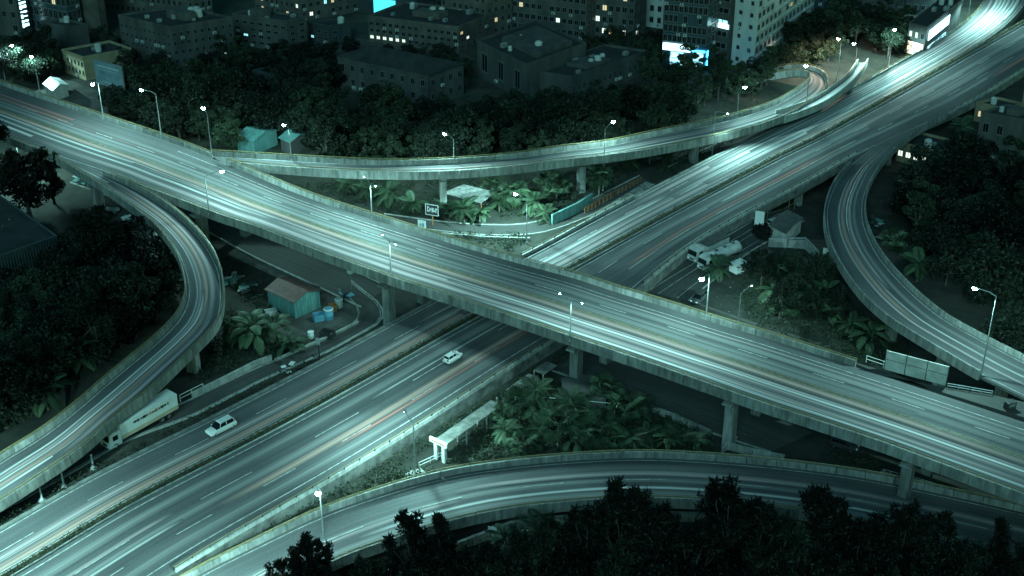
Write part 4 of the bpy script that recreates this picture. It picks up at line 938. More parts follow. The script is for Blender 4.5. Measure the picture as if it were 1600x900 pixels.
# -- top left
b, n, l, r, z0, z1 = building((34, 58), (-50, 48), (50, 54), 'pale tower with a vertical lit sign in the top left corner', h=34, wall='w1', fl=dict(c=6, r=9, lit=.1, k='wc'))
zz = lambda y: zat(Vector((n.x, n.y, z0)), y)
s = panel_on(b, n, r, zz(46), zz(-8), .15, .95, 'sign_board', 'w2')
for i in range(7):
    a, c = zz(44)+(zz(-6)-zz(44))*i/7, zz(44)+(zz(-6)-zz(44))*(i+.78)/7
    for j, (u0, u1) in enumerate(((.25, .42), (.50, .85))):
        if (i+j) % 4 != 3: panel_on(b, n, r, a+(.25*(j)), c-(.3 if i % 2 else 0), u0, u1, 'sign_stroke', 'coldsign', out=.28)
    panel_on(b, n, r, (a+c)/2-.12, (a+c)/2+.12, .25, .85, 'sign_stroke', 'coldsign', out=.285)
building((112, 62), (52, 50), (132, 55), 'dark glass tower right of the vertical lit sign', h=36, wall='w6', fl=dict(c=8, r=9, fw=.8, fh=.7, lit=.02), fr=dict(c=3, r=9, fw=.8, fh=.7, lit=0))
building((160, 58), (126, 50), (170, 54), 'narrow dark tower with a pale corner strip', h=32, wall='w5', fr=dict(c=1, r=9, fw=.3, lit=0))
building((306, 42), (166, 20), (335, 36), 'wide grid windowed block at the top behind the grey office', h=26, wall='w5', fl=dict(c=17, r=7, lit=.01), fr=dict(c=3, r=7))
building((110, 76, 45), (66, 36), (137, 40), 'small blind grey blocks beside the dark tower', wall='w1')
b7 = building((135, 126, 92), (97, 80), (205, 78), 'yellowed two storey building behind the billboard', wall='w3', fl=dict(c=6, r=2, fw=.45, fh=.55, lit=0))
building((273, 107, 45), (185, 26), (363, 30), 'grey four storey corner office at upper left', wall='w1', boxes=((.25, .45, .35, .18, 2.2),), fl=dict(c=11, r=4, fw=.42, fh=.45, lit=0, z1=.9), fr=dict(c=9, r=4, fw=.42, fh=.5, lit=0, force={(7, 0): 'w'}))
building((452, 82, 36), (364, 24), (478, 28), 'grey block adjoining the corner office on its right', wall='w1', boxes=((.5, .2, .25, .4, 2),), fl=dict(c=7, r=4, fw=.7, fh=.45, lit=.02), fr=dict(c=2, r=4))
building((516, 70, 44), (482, 38), (548, 38), 'small dark house with a lit cyan window', wall='w2', fl=dict(c=3, r=2, lit=0, force={(0, 0): 'c'}), fr=dict(c=2, r=2, lit=0))
building((470, 35), (400, 20), (560, 18), 'low long block at the top edge with small lights', h=9, wall='w5', fl=dict(c=9, r=3, lit=.25, k='wy'), fr=dict(c=8, r=3, lit=.15))
b9, n, l, r, z0, z1 = building((717, 84, 45), (575, 27), (772, 22), 'two storey school block with a row of lit windows', wall='w5', boxes=((.35, .35, .3, .25, 1.5),), fl=dict(c=14, r=3, fw=.62, fh=.55, lit=0, force={(0, 0): 'w', (1, 0): 'w', (2, 0): 'w', (3, 0): 'w', (4, 0): 'w', (5, 0): 'w'}), fr=dict(c=6, r=3, lit=.03))
b10, n, l, r, z0, z1 = building((652, 30), (505, 12), (720, 6), 'block with a bright cyan screen at the top edge', h=16, wall='w2', fr=dict(c=5, r=4, lit=.1))
zz = lambda y: zat(Vector((l.x*.5+n.x*.5, l.y*.5+n.y*.5, z0)), y)
panel_on(b10, l, n, zz(22), zz(-4), .55, .78, 'screen', 'cyan'); panel_on(b10, l, n, zz(10), zz(2), .80, .98, 'lit_fascia', 'bluelit')
building((670, 168, 117), (527, 88), (724, 99), 'dark two storey house with a hipped roof behind the wood', wall='w1', roof='hip', fl=dict(c=9, r=2, fw=.42, fh=.5, lit=0), fr=dict(c=4, r=2, fw=.42, fh=.5, lit=0))
building((822, 158, 104), (745, 66), (916, 70), 'large blank hall with a flat roof and tall dark niche', wall='w1', boxes=((.1, .25, .7, .6, 1.2),), fl=dict(c=3, r=1, fw=.35, fh=.7, lit=0), fr=dict(c=1, r=1, fw=.1, fh=.1))
building((892, 158, 123), (824, 112), (1012, 82), 'long low wing right of the blank hall with a window band', wall='w1', boxes=((.15, .3, .5, .3, .9),), fr=dict(c=15, r=1, fw=.55, fh=.4, lit=.03))
building((470, 150, 128), (395, 112), (520, 118), 'low dark shed left of the hipped house', wall='w2')
# -- apartment blocks along the top
building((760, 62), (690, 46), (800, 52), 'dark apartment block at the top left of the balcony slabs', h=30, wall='w5', fl=dict(c=8, r=10, lit=.06), fr=dict(c=4, r=10, lit=.06))
building((915, 66), (800, 50), (930, 58), 'apartment slab with balcony bands in the top centre', h=34, wall='w1', fl=dict(c=12, r=11, fw=.78, fh=.5, lit=.12, k='yw'), fr=dict(c=2, r=11, lit=.05))
building((990, 66), (928, 58), (1008, 56), 'second balcony slab left of the blue lit glass tower', h=36, wall='w1', fl=dict(c=6, r=11, fw=.7, fh=.55, lit=.12, k='yw'), fr=dict(c=2, r=11, lit=.2, k='w'))
building((1035, 45), (1000, 40), (1055, 30), 'pale narrow block behind the glass tower', h=40, wall='w4', fl=dict(c=3, r=12, lit=.1), fr=dict(c=2, r=12, lit=.2))
b13, n, l, r, z0, z1 = building((1100, 112), (1033, 104), (1120, 98), 'dark glass tower with blue lit shop front at its foot', h=46, wall='w6', fl=dict(c=9, r=15, fw=.85, fh=.8, lit=0, z0=7), fr=dict(c=3, r=15, fw=.85, fh=.8, lit=0, z0=7))
zz = lambda y: zat(Vector((n.x, n.y, z0)), y)
panel_on(b13, l, n, zz(84), zz(73), .02, .66, 'lit_fascia', 'coldsign', out=.3); panel_on(b13, l, n, zz(106), zz(86), .2, .60, 'shop_window', 'shopscreen', out=.2)
panel_on(b13, l, n, zz(106), zz(82), .72, .96, 'lit_screen', 'shopscreen', out=.2); panel_on(b13, l, n, zz(82), zz(79), .70, 1.0, 'blue_strip', 'bluelit', out=.4)
panel_on(b13, n, r, zz(108), zz(80), .02, .12, 'blue_strip', 'bluelit', out=.3)
b14, n, l, r, z0, z1 = building((1176, 112), (1126, 96), (1268, 42), 'tall white apartment tower with rows of small windows', h=50, wall='w4', fl=dict(c=3, r=16, fw=.28, fh=.35, lit=.02, k='c'), fr=dict(c=15, r=16, fw=.55, fh=.45, lit=.05, k='wy'))
for k in range(1, 16):                # floor bands on the long side
    z = z0+1+(z1-.5-z0-1)*k/16; panel_on(b14, n, r, z-.12, z+.12, .01, .99, 'floor_band', 'w4', out=.0, th=.28)
b14b, n, l, r, z0, z1 = building((1136, 104), (1112, 98), (1150, 96), 'balcony stack leaning on the white apartment tower', h=44, wall='w1', fl=dict(c=1, r=14, fw=.8, fh=.5, lit=.1, k='c'))
zz = lambda y: zat(Vector((n.x, n.y, z0)), y)
panel_on(b14b, l, n, zz(46), zz(39), .05, .95, 'lit_balcony', 'coldsign', out=.3)
building((1285, 30), (1262, 30), (1312, 8), 'blue grey tower slab behind the white apartment tower', h=48, wall='w6', fl=dict(c=2, r=14, lit=.02), fr=dict(c=5, r=14, fw=.7, lit=.04, k='c'))
building((1394, 46), (1322, 34), (1408, 36), 'pale block with a striped corner at the top right', h=30, wall='w1', fl=dict(c=6, r=9, fw=.6, lit=.08, k='cw'), fr=dict(c=1, r=9, fw=.9, fh=.45, lit=0))
b17, n, l, r, z0, z1 = building((1441, 92), (1414, 84), (1496, 46), 'long shop row with glowing signs beside the highway bend', h=8, wall='w1', fl=dict(c=3, r=2, lit=.3, k='y'))
panel_on(b17, l, n, z0+1, z0+4.2, .1, .95, 'shop_window', 'warmwhite'); panel_on(b17, n, r, z1-3.2, z1-.6, .03, .6, 'lit_sign', 'coldsign', out=.5); panel_on(b17, n, r, z0+1, z0+3.0, .1, .6, 'shop_window', 'shopscreen')
building((1470, 28), (1412, 22), (1505, 8), 'dark house with blue tubes above the shop row', h=18, wall='w2', fl=dict(c=5, r=5, lit=.08, k='c'), fr=dict(c=3, r=5, lit=.1, k='c'))
# -- below the highway on the right
building((1585, 262, 190), (1533, 178), (1640, 178), 'pale flat roofed house below the highway at the right edge', wall='w1', boxes=((.3, .3, .3, .3, 1.5),), fl=dict(c=3, r=2, lit=0))
b19, n, l, r, z0, z1 = building((1460, 268, 240), (1403, 224), (1500, 225), 'brick ground floor house with a lit white balcony under the ramp', wall='w3', fl=dict(c=5, r=1, fw=.7, fh=.5, lit=1, k='w'))
building((1560, 200, 172), (1525, 162), (1600, 165), 'warm lit wall of a house under the highway edge', wall='w3', fl=dict(c=2, r=1, lit=1, k='y'))
# -- left dark warehouse
b20, n, l, r, z0, z1 = building((104, 455, 370), (-120, 445), (-10, 300), 'dark corrugated warehouse at the left frame edge', wall='w2', rim=.3)
d = (n-l).normalized()
for k in range(1, 46):
    p = l.lerp(n, k/46); nr = Vector((d.y, -d.x, 0)); mb = MB(); mb.prism([p+nr*.14-d*.07, p+nr*.14+d*.07, p+d*.12+nr*.004, p-d*.12+nr*.004], z0, z1-.3); mb.build('cladding_rib', M['w2'], b20)
for u in (.82, .90): panel_on(b20, l, n, z0+1.2, z0+2.6, u, u+.03, 'window', 'lit_w', out=.16, th=.05)

# ------------------------------------------------------------------ vehicles
def wheel(root, x, y, r=.33, w=.22):
    mb = MB(); n = 14
    prof = [(r*.62, -w/2), (r*.95, -w/2), (r, -w/2+.04), (r, w/2-.04), (r*.95, w/2), (r*.62, w/2)]
    vs = [(x+a*math.cos(2*math.pi*k/n), y+b, r+a*math.sin(2*math.pi*k/n)) for a, b in prof for k in range(n)]
    mb.add(vs, [(i*n+k, i*n+(k+1) % n, (i+1)*n+(k+1) % n, (i+1)*n+k) for i in range(len(prof)-1) for k in range(n)])
    o = mb.build('tyre', M['black'], root, world=False, smooth=True)
    mb = MB()
    for sy in (-1, 1):
        c = (x, y+sy*w*.36, r); mb.add([c]+[(x+r*.63*math.cos(2*math.pi*k/n), y+sy*w*.42, r+r*.63*math.sin(2*math.pi*k/n)) for k in range(n)], [(0, 1+k, 1+(k+1) % n) for k in range(n)])
    mb.build('rim', M['chrome'], o, world=False)
def loft(sections, name, m, root, smooth=True, caps=True):
    """closed sections (lists of points) joined in order"""
    mb = MB(); k = len(sections[0])
    vs = [p for s in sections for p in s]
    fs = [(i*k+j, i*k+(j+1) % k, (i+1)*k+(j+1) % k, (i+1)*k+j) for i in range(len(sections)-1) for j in range(k)]
    if caps: fs += [tuple(range(k-1, -1, -1)), tuple(range((len(sections)-1)*k, len(sections)*k))]
    mb.add(vs, fs); return mb.build(name, m, root, world=False, smooth=smooth)
def car(label, loc, rz, L=4.9, Wd=1.85, Hh=1.65, m='white', name='passenger_car', lift=0):
    t = thing(name, label, 'car', loc, rz); a = L/2; w = Wd/2
    def ring(x, zb, zt, ww, tw):
        return [(x, -ww, zb+.1), (x, -ww*.9, zb), (x, ww*.9, zb), (x, ww, zb+.1), (x, ww, zt-.22), (x, tw, zt), (x, -tw, zt), (x, -ww, zt-.22)]
    loft([ring(-a, .40, .85, w*.80, w*.7), ring(-a+.15, .28, .98, w*.94, w*.8), ring(-a*.55, .24, 1.02, w, w*.86), ring(0, .24, 1.02, w, w*.86), ring(a*.5, .24, .98, w, w*.84), ring(a-.3, .26, .84, w*.95, w*.8), ring(a-.05, .34, .70, w*.82, w*.66)], 'body', M[m], t)
    # greenhouse: glass with a painted roof
    zr = Hh-.06
    loft([[(-a+.25, -w*.78, 1.0), (-a+.25, w*.78, 1.0), (-a*.72, w*.64, zr), (-a*.72, -w*.64, zr)], [(a*.52, -w*.8, .98), (a*.52, w*.8, .98), (a*.14, w*.64, zr), (a*.14, -w*.64, zr)]], 'window', M['glass'], t, smooth=False)
    loft([[(-a*.78, -w*.66, zr-.06), (-a*.78, w*.66, zr-.06), (-a*.74, w*.60, zr+.07), (-a*.74, -w*.60, zr+.07)], [(a*.18, -w*.66, zr-.06), (a*.18, w*.66, zr-.06), (a*.12, w*.60, zr+.07), (a*.12, -w*.60, zr+.07)]], 'roof', M[m], t, smooth=False)
    for x in (-a*.8, -a*.25, a*.16):
        for sy in (-1, 1):
            mb = MB(); mb.tube([(x+(.25 if x > 0 else 0), sy*w*.80, 1.0), (x, sy*w*.66, zr)], .05, 4); mb.build('pillar', M[m], t, world=False)
    for x in (-a*.60, a*.60):
        for sy in (-1, 1): wheel(t, x, sy*(w-.12))
    for sy in (-1, 1):
        mb = MB(); mb.box((a-.13, sy*w*.60, .72), (.25, .38, .16), 0, taper=.8); mb.build('headlight', M['headl'], t, world=False)
        mb = MB(); mb.box((-a+.06, sy*w*.66, .86), (.14, .30, .20), 0); mb.build('tail_lamp', M['taill'], t, world=False)
        mb = MB(); mb.box((a*.40, sy*(w+.08), 1.02), (.12, .2, .14), 0); mb.build('mirror', M[m], t, world=False)
    return t
def heading(st, d, back=False):
    q = st.dir(d); return math.atan2(q.y, q.x)+(math.pi if back else 0)
def on_strip(st, x, y, lift=.02):
    d = st.near(P(x, y, 0)); p = P(x, y, st.at(d, .5).z); d = st.near(p); p.z = st.at(d, .5).z+lift; return p, d
p, d = on_strip(BL, 346, 672); car('white people carrier driving alone on the left carriageway', p, heading(BL, d, True), Hh=1.75)
p, d = on_strip(BR1, 707, 563); car('small white car on the right carriageway in the shadow edge of the flyover', p, heading(BR1, d), 3.5, 1.6, 1.45)
def lorry(label, base, rz, cab='white', L=13, box=True):
    t = thing('lorry', label, 'lorry', base, rz)
    mb = MB(); mb.box((0, 0, .85), (L+2.4, .9, .25)); mb.build('chassis', M['dsteel'], t, world=False)
    x0 = L/2-1.2
    loft([[(x0, -1.2, .5), (x0, 1.2, .5), (x0, 1.2, 2.9), (x0, -1.2, 2.9)], [(x0+1.6, -1.22, .45), (x0+1.6, 1.22, .45), (x0+1.5, 1.15, 2.95), (x0+1.5, -1.15, 2.95)], [(x0+2.3, -1.2, .45), (x0+2.3, 1.2, .45), (x0+2.0, 1.1, 2.7), (x0+2.0, -1.1, 2.7)]], 'cab', M[cab], t, smooth=False)
    mb = MB(); mb.quad((x0+2.30, -1.05, 1.6), (x0+2.30, 1.05, 1.6), (x0+2.12, 1.0, 2.55), (x0+2.12, -1.0, 2.55)); mb.build('windscreen', M['glass'], t, world=False)
    for sy in (-1, 1):
        mb = MB(); mb.box((x0+1.1, sy*1.215, 2.0), (.9, .04, .8)); mb.build('window', M['glass'], t, world=False)
        mb = MB(); mb.box((x0+2.3, sy*.9, .85), (.08, .35, .22)); mb.build('headlight', M['headl'], t, world=False)
        for x in (x0+1.2, -L/2+1.2, -L/2+2.5): wheel(t, x, sy*1.05, .5, .32)
    return t, x0
# long lorry parked on the frontage lane
pa, pb = P(180, 694, -1.9), P(262, 648, -1.9); dv = pa-pb; L = 11.5
base = (pa+pb)/2; base.z = gz(base.x, base.y)+.09
t, x0 = lorry('white box lorry with a beige strip parked under the left ramp', base, math.atan2(dv.y, dv.x), L=L)
mb = MB(); mb.box((-1.0, 0, 2.75), (L-2.2+1.6, 2.4, 2.0)); bx = mb.build('box_body', M['white'], t, world=False)
mb = MB(); mb.box((-1.0, 0, 1.4), (L-2.2+1.6, 2.44, .7)); mb.build('side_curtain', M['beige'], t, world=False)
for i in range(12):
    for sy in (-1, 1):
        w = .22+.2*((i*7) % 3); mb = MB(); mb.box((-4.6+i*.58, sy*1.215, 2.95), (w, .03, .34 if i % 2 else .46)); mb.build('lettering', M['rust' if 3 < i < 8 else 'fabric'], bx, world=False)
mb = MB(); mb.box((x0-1.2, 0, 2.4), (1.5, 2.3, 2.2)); mb.build('black_bulkhead', M['fabric'], t, world=False)
# tanker lorry and its neighbours beside the highway
g = G(1125, 412, .1); e1, e2 = G(1085, 418), G(1165, 385); q = e1-e2
t, x0 = lorry('white tanker lorry parked beside the highway barrier', g, math.atan2(q.y, q.x), cab='dirtywhite', L=8.0)
mb = MB(); n = 12
mb.add([(x, 1.15*math.cos(2*math.pi*k/n), 2.15+1.15*math.sin(2*math.pi*k/n)) for x in (-4.6, -4.3, 2.6, 2.9) for k in range(n)], [(i*n+k, i*n+(k+1) % n, (i+1)*n+(k+1) % n, (i+1)*n+k) for i in range(3) for k in range(n)]+[tuple(range(n-1, -1, -1)), tuple(range(3*n, 4*n))]); tk = mb.build('tank', M['dirtywhite'], t, world=False, smooth=True)
for x in (-3.2, -.9, 1.4): mb = MB(); mb.lathe([(0, .3), (.35, .28), (.36, 0)], 10, (x, 0, 3.2)); mb.build('hatch', M['dsteel'], tk, world=False)
g = G(1108, 398, .1); t, x0 = lorry('dark topped tipper lorry behind the white tanker', g, math.atan2(q.y, q.x)+.05, cab='dirtywhite', L=8)
mb = MB(); mb.box((-1.2, 0, 1.9), (6.2, 2.4, 1.6)); mb.build('tipper_body', M['dirtywhite'], t, world=False); mb = MB(); mb.box((-1.2, 0, 2.78), (6.3, 2.45, .14), taper=.96); mb.build('tarpaulin', M['fabric'], t, world=False)
g = G(1152, 428, .05); t = thing('box_trailer', 'small white box trailer at the tail of the tanker lorry', 'trailer', g, math.atan2(q.y, q.x))
mb = MB(); mb.box((0, 0, 1.6), (2.6, 2.0, 1.9)); mb.build('box', M['white'], t, world=False); mb = MB(); mb.box((.2, -1.005, 1.5), (1.4, .03, .6)); mb.build('dark_panel', M['fabric'], t, world=False); wheel(t, 0, -.9, .4); wheel(t, 0, .9, .4)
car('dark car parked below the flyover rail in the dirt yard', G(1092, 470, .1), math.atan2(q.y, q.x)+.3, 4.5, 1.8, 1.5, 'fabric')
car('silver car beside the guard hut wall', G(1212, 352, .1), .6, 4.4, 1.8, 1.5, 'dirtywhite')
car('dark car parked in the shade under the right end of the flyover', G(1318, 700, .1), -.5, 4.5, 1.8, 1.5, 'fabric')

# ------------------------------------------------------------------ huts, walls, signs and yard things
def hut(px, label, hgt, wall, roofm, name='shed', slope=.9, over=.4, ribs=True):
    """px: three ground corners left, near, right; gabled sheet roof"""
    l, n, r = [G(*q) for q in px]; f = l+r-n; t = thing(name, label, 'shed', n); zb = n.z-.2; zt = n.z+hgt
    for q in (l, r, f): q.z = n.z
    mb = MB(); mb.prism([n, r, f, l], zb, zt)
    m1 = (n+r)/2; m2 = (l+f)/2
    mb.add([(n.x, n.y, zt), (r.x, r.y, zt), (m1.x, m1.y, zt+slope)], [(0, 1, 2)]); mb.add([(l.x, l.y, zt), (f.x, f.y, zt), (m2.x, m2.y, zt+slope)], [(2, 1, 0)])
    mb.build('wall', M[wall], t)
    dv = (l-n).normalized()*over; sd = (r-n).normalized()*over
    for a, b, s in ((n, l, -1), (r, f, 1)):
        mb = MB(); e1 = a-dv+sd*s; e2 = b+dv+sd*s; k1 = m1-dv; k2 = m2+dv
        ze = zt-.25*slope; top = [(e1.x, e1.y, ze+.06), (e2.x, e2.y, ze+.06), (k2.x, k2.y, zt+slope+.1), (k1.x, k1.y, zt+slope+.1)]
        mb.add(top+[(p[0], p[1], p[2]-.08) for p in top], [(0, 1, 2, 3), (7, 6, 5, 4), (0, 4, 5, 1), (1, 5, 6, 2), (2, 6, 7, 3), (3, 7, 4, 0)]); mb.build('roof_sheet', M[roofm], t)
    if ribs:
        d = (r-n); k = int(d.length/.5); nr = Vector((d.y, -d.x, 0)).normalized()
        for i in range(1, k):
            p = n+d*i/k; u = d.normalized(); mb = MB(); mb.prism([p+nr*.06-u*.04, p+nr*.06+u*.04, p+u*.08+nr*.003, p-u*.08+nr*.003], zb, zt+slope*.3*(1-abs(2*i/k-1))); mb.build('sheet_rib', M[wall], t)
    return t
hut(((420, 478), (462, 498), (501, 480)), 'shed with rusty red roof and bright teal gable in the yard', 3.6, 'teal', 'redroof')
hut(((372, 236), (398, 242), (434, 226)), 'teal corrugated shed left of the two sheds behind the upper ramp', 3.6, 'teal', 'teal')
hut(((440, 236), (455, 243), (485, 232)), 'second darker shed beside the teal one behind the upper ramp', 3.4, 'w1', 'teal')
hut(((880, 612), (884, 640), (946, 640)), 'low grey kiosk at the foot of the flyover pier', 2.6, 'conc', 'w1', name='kiosk', slope=.5)
hut(((1203, 372), (1225, 384), (1250, 368)), 'guard hut with pale walls behind the yard wall', 3.0, 'conc_l', 'fabric', name='guard_hut', slope=.4)
# open pavilion with sheet roof
a, b, c, d = [G(*q) for q in ((692, 322), (752, 338), (775, 324), (725, 312))]
t = thing('pavilion', 'open sided pavilion with a pale sheet roof in the palm garden', 'pavilion', b)
for p in (a, b, c, d): mb = MB(); mb.tube([p, p+Vector((0, 0, 3))], .08, 5); mb.build('post', M['rust'], t)
mb = MB(); top = [p+Vector((0, 0, 3+(.5 if i > 1 else 0))) for i, p in enumerate((a, b, c, d))]; mb.add(top+[p-Vector((0, 0, .1)) for p in top], [(0, 1, 2, 3), (7, 6, 5, 4), (0, 4, 5, 1), (1, 5, 6, 2), (2, 6, 7, 3), (3, 7, 4, 0)]); mb.build('roof_sheet', M['conc'], t)
def wall(px, hgt, label, name='wall', m='conc_l', panel=3.0, th=.3, cap=True):
    pts = [G(*q) for q in px]; t = thing(name, label, 'wall', pts[0])
    for a, b in zip(pts, pts[1:]):
        n = max(1, int((b-a).length/panel))
        for i in range(n):
            p, q = a.lerp(b, (i+.015)/n), a.lerp(b, (i+.985)/n); dd = (q-p).normalized(); s = Vector((dd.y, -dd.x, 0))*th/2
            mb = MB(); z0 = min(p.z, q.z)-.2; mb.prism([p+s, q+s, q-s, p-s], z0, max(p.z, q.z)+hgt+random.uniform(-.02, .02)); mb.build('wall_panel', M[m], t)
        if cap:
            dd = (b-a).normalized(); s = Vector((dd.y, -dd.x, 0))*(th/2+.08); mb = MB(); z = max(a.z, b.z)+hgt+.03; mb.prism([a+s, b+s, b-s, a-s], z, z+.12); mb.build('coping', M[m], t)
    return t
wall([(1200, 385), (1258, 388), (1283, 412), (1305, 418)], 1.6, 'cranked pale yard wall in front of the guard hut')
wall([(862, 352), (900, 334), (925, 318)], 2.2, 'green painted garden wall beside the palm lane', m='teal')
wall([(690, 368), (760, 374), (828, 376)], .5, 'low pale kerb wall along the garden lane', panel=4)
wall([(1130, 700), (1175, 712), (1225, 722)], 1.1, 'short concrete wall right of the tall flyover pier')
wall([(1150, 690), (1128, 708)], .9, 'stub wall leaning against the foot of the flyover pier', panel=5)
wall([(985, 632), (1050, 655), (1110, 682)], 1.0, 'low wall between the dark road and the palm triangle', m='conc')
wall([(380, 408), (440, 436), (500, 452)], .6, 'crumbling low wall beside the road under the flyover', m='conc_d')
wall([(300, 622), (345, 600), (400, 572), (425, 563)], .9, 'pale wall on the upper side of the frontage lane', m='conc_l')
wall([(560, 505), (510, 530), (430, 565)], .35, 'pale kerb wall round the shed yard', m='conc_l', panel=4)
wall([(640, 890), (800, 828), (950, 812), (1100, 815), (1250, 830)], 1.4, 'retaining wall below the slip road behind the foreground trees', m='conc')
# blue strip roof in the thicket
g1, g2 = G(168, 553), G(210, 522); t = thing('long_roof', 'narrow blue sheet roof lying in the left thicket', 'shelter', (g1+g2)/2)
dd = (g2-g1).normalized(); s = Vector((dd.y, -dd.x, 0))*.8; mb = MB()
for k in (-1, 1):
    p = g1+s*k; q = g2+s*k; mb.quad((p.x, p.y, p.z+2.3), (q.x, q.y, q.z+2.3), (g2.x, g2.y, g2.z+2.8), (g1.x, g1.y, g1.z+2.8))
mb.build('roof_sheet', M['blue'], t)
for f in (0.05, .5, .95):
    for k in (-1, 1): p = g1.lerp(g2, f)+s*k*.9; mb = MB(); mb.tube([p, p+Vector((0, 0, 2.3))], .06, 5); mb.build('post', M['steel'], t)
# covered walkway with gate
wa, wb = G(690, 716), G(862, 592); t = thing('covered_walkway', 'long covered walkway with pale slatted roof and white gate head', 'walkway', wa)
dd = (wb-wa); Lw = dd.length; dd.normalize(); s = Vector((dd.y, -dd.x, 0))*1.1
nb = int(Lw/1.2)
for i in range(nb):
    if i in (11, 12, 13, 19): continue
    p, q = wa+dd*(Lw*(i+.03)/nb), wa+dd*(Lw*(i+.97)/nb); mb = MB(); z = wa.z+3.0+random.uniform(-.02, .02); mb.prism([p+s, q+s, q-s, p-s], z, z+.1); mb.build('roof_slab', M['conc_d'], t)
for i in range(0, nb, 4):
    for k in (-1, 1): p = wa+dd*(Lw*i/nb)+s*k*.85; mb = MB(); mb.box((p.x, p.y, p.z+1.5), (.22, .22, 3)); mb.build('column', M['conc_l'], t)
hp = wa-dd*.6; rz = math.atan2(s.y, s.x)
mb = MB(); mb.box((hp.x, hp.y, wa.z+3.3), (3.4, .3, .8), rz); hd = mb.build('gate_head', M['white'], t); mb = MB(); q = hp-dd*.19; mb.box((q.x, q.y, wa.z+3.32), (2.5, .03, .25), rz); mb.build('inscription', M['rust'], hd)
for k in (-.5, .9): q = hp+s*k; mb = MB(); mb.box((q.x, q.y, wa.z+1.4), (.55, .35, 2.8), rz); mb.build('gate_pillar', M['white'], t)
# bench-like kerbs near the lamp
p = G(649, 742); t = thing('plinth', 'low stepped plinth around the foot of the curved lamp', 'plinth', p)
for i, (k, h) in enumerate(((1.7, .3), (1.1, .6))): mb = MB(); mb.box((0, 0, h/2), (k*1.6, k, h), .5); mb.build('step', M['conc_l'], t, world=False)
# noise screen: three panels on the flyover edge
sa, sb = P(1381, 577, ZA), P(1478, 603, ZA); t = thing('noise_screen', 'pale three panel screen standing on the flyover edge', 'screen', sa); dd = (sb-sa); Ls = dd.length; dd.normalize(); rz = math.atan2(dd.y, dd.x); hs = height_to(sa, 547)
nr = Vector((dd.y, -dd.x, 0))
for i in range(3):
    c = sa+dd*(Ls*(i+.5)/3); mb = MB(); mb.box((c.x, c.y, ZA+hs/2), (Ls/3-.12, .14, hs-.1), rz); pn = mb.build('screen_panel', M['dirtywhite'], t)
    for k in range(9):
        q = c+dd*(Ls/3*(k-4)/10)+nr*.08; mb = MB(); mb.box((q.x, q.y, ZA+hs*.55), (.22, .03, .12), rz); mb.build('dark_slot', M['fabric'], pn)
for i in range(4):
    q = sa+dd*(Ls*i/3); mb = MB(); mb.box((q.x, q.y, ZA+hs/2), (.12, .2, hs), rz); mb.build('post', M['dsteel'], t)
def railing(px, z, label, hgt=1.1, m='white', bars=2, gap=1.6, name='railing', onground=False):
    pts = [(G(*q) if onground else P(q[0], q[1], z)) for q in px]; t = thing(name, label, 'railing', pts[0])
    for a, b in zip(pts, pts[1:]):
        n = max(1, int((b-a).length/gap))
        for i in range(n+1):
            p = a.lerp(b, i/n); mb = MB(); mb.box((p.x, p.y, p.z+hgt/2), (.1, .1, hgt)); mb.build('post', M[m], t)
    for k in range(bars):
        mb = MB(); mb.tube([p+Vector((0, 0, hgt*(k+1)/bars)) for p in pts], .06, 5); mb.build('rail', M[m], t)
    return t
railing([(1353, 566), (1380, 575)], ZA, 'short white railing left of the noise screen', 1.2)
railing([(1480, 606), (1515, 612), (1550, 618)], ZA, 'low steel railing right of the noise screen', .8, 'steel')
railing([(913, 334), (960, 308), (1002, 285)], GZ, 'rusty red railing along the steps by the bright palm', 1.3, 'rust', 3, 1.2, onground=True)
railing([(282, 628), (318, 610)], GZ, 'white tube railing at the tail of the box lorry', 1.3, 'white', 2, 1.8, onground=True)
railing([(60, 158), (95, 170), (137, 178)], GZ, 'white fence beside the forecourt at the upper left', 1.4, 'white', 3, .9, onground=True)
railing([(375, 232), (345, 228)], GZ, 'pale rail at the ramp fork behind the lamp', 1.2, 'steel', 2, 1.5, onground=True)
railing([(1380, 745), (1430, 758), (1478, 772)], .42, 'grey lattice rail on the slip road under the flyover', 1.3, 'conc', 3, .8)
railing([(655, 662+70), (690, 716)], GZ, 'white handrail leading to the walkway gate', 1.1, 'white', 2, 1.5, onground=True)
railing([(830, 640), (960, 652)], GZ, 'thin white pipe rail among the fan palms', 2.6, 'white', 1, 12, onground=True)
railing([(1198, 345), (1222, 338), (1250, 322)], GZ, 'yellow pipe arch beside the guard hut', 3.2, 'rail', 2, 3.0, onground=True)
# wooden step ladder of slabs next to the railing
sa, sb = G(918, 338), G(1006, 290); t = thing('steps', 'pale flight of wide steps beside the rusty red railing', 'steps', sa); dd = sb-sa; Ls = dd.length; dd.normalize(); s = Vector((dd.y, -dd.x, 0))
for i in range(18):
    p = sa+dd*(Ls*(i+.5)/18)+s*1.6; mb = MB(); mb.box((p.x, p.y, p.z+.1+.05*i), (Ls/18-.06, 2.2, .3), math.atan2(dd.y, dd.x)); mb.build('step', M['conc'], t)
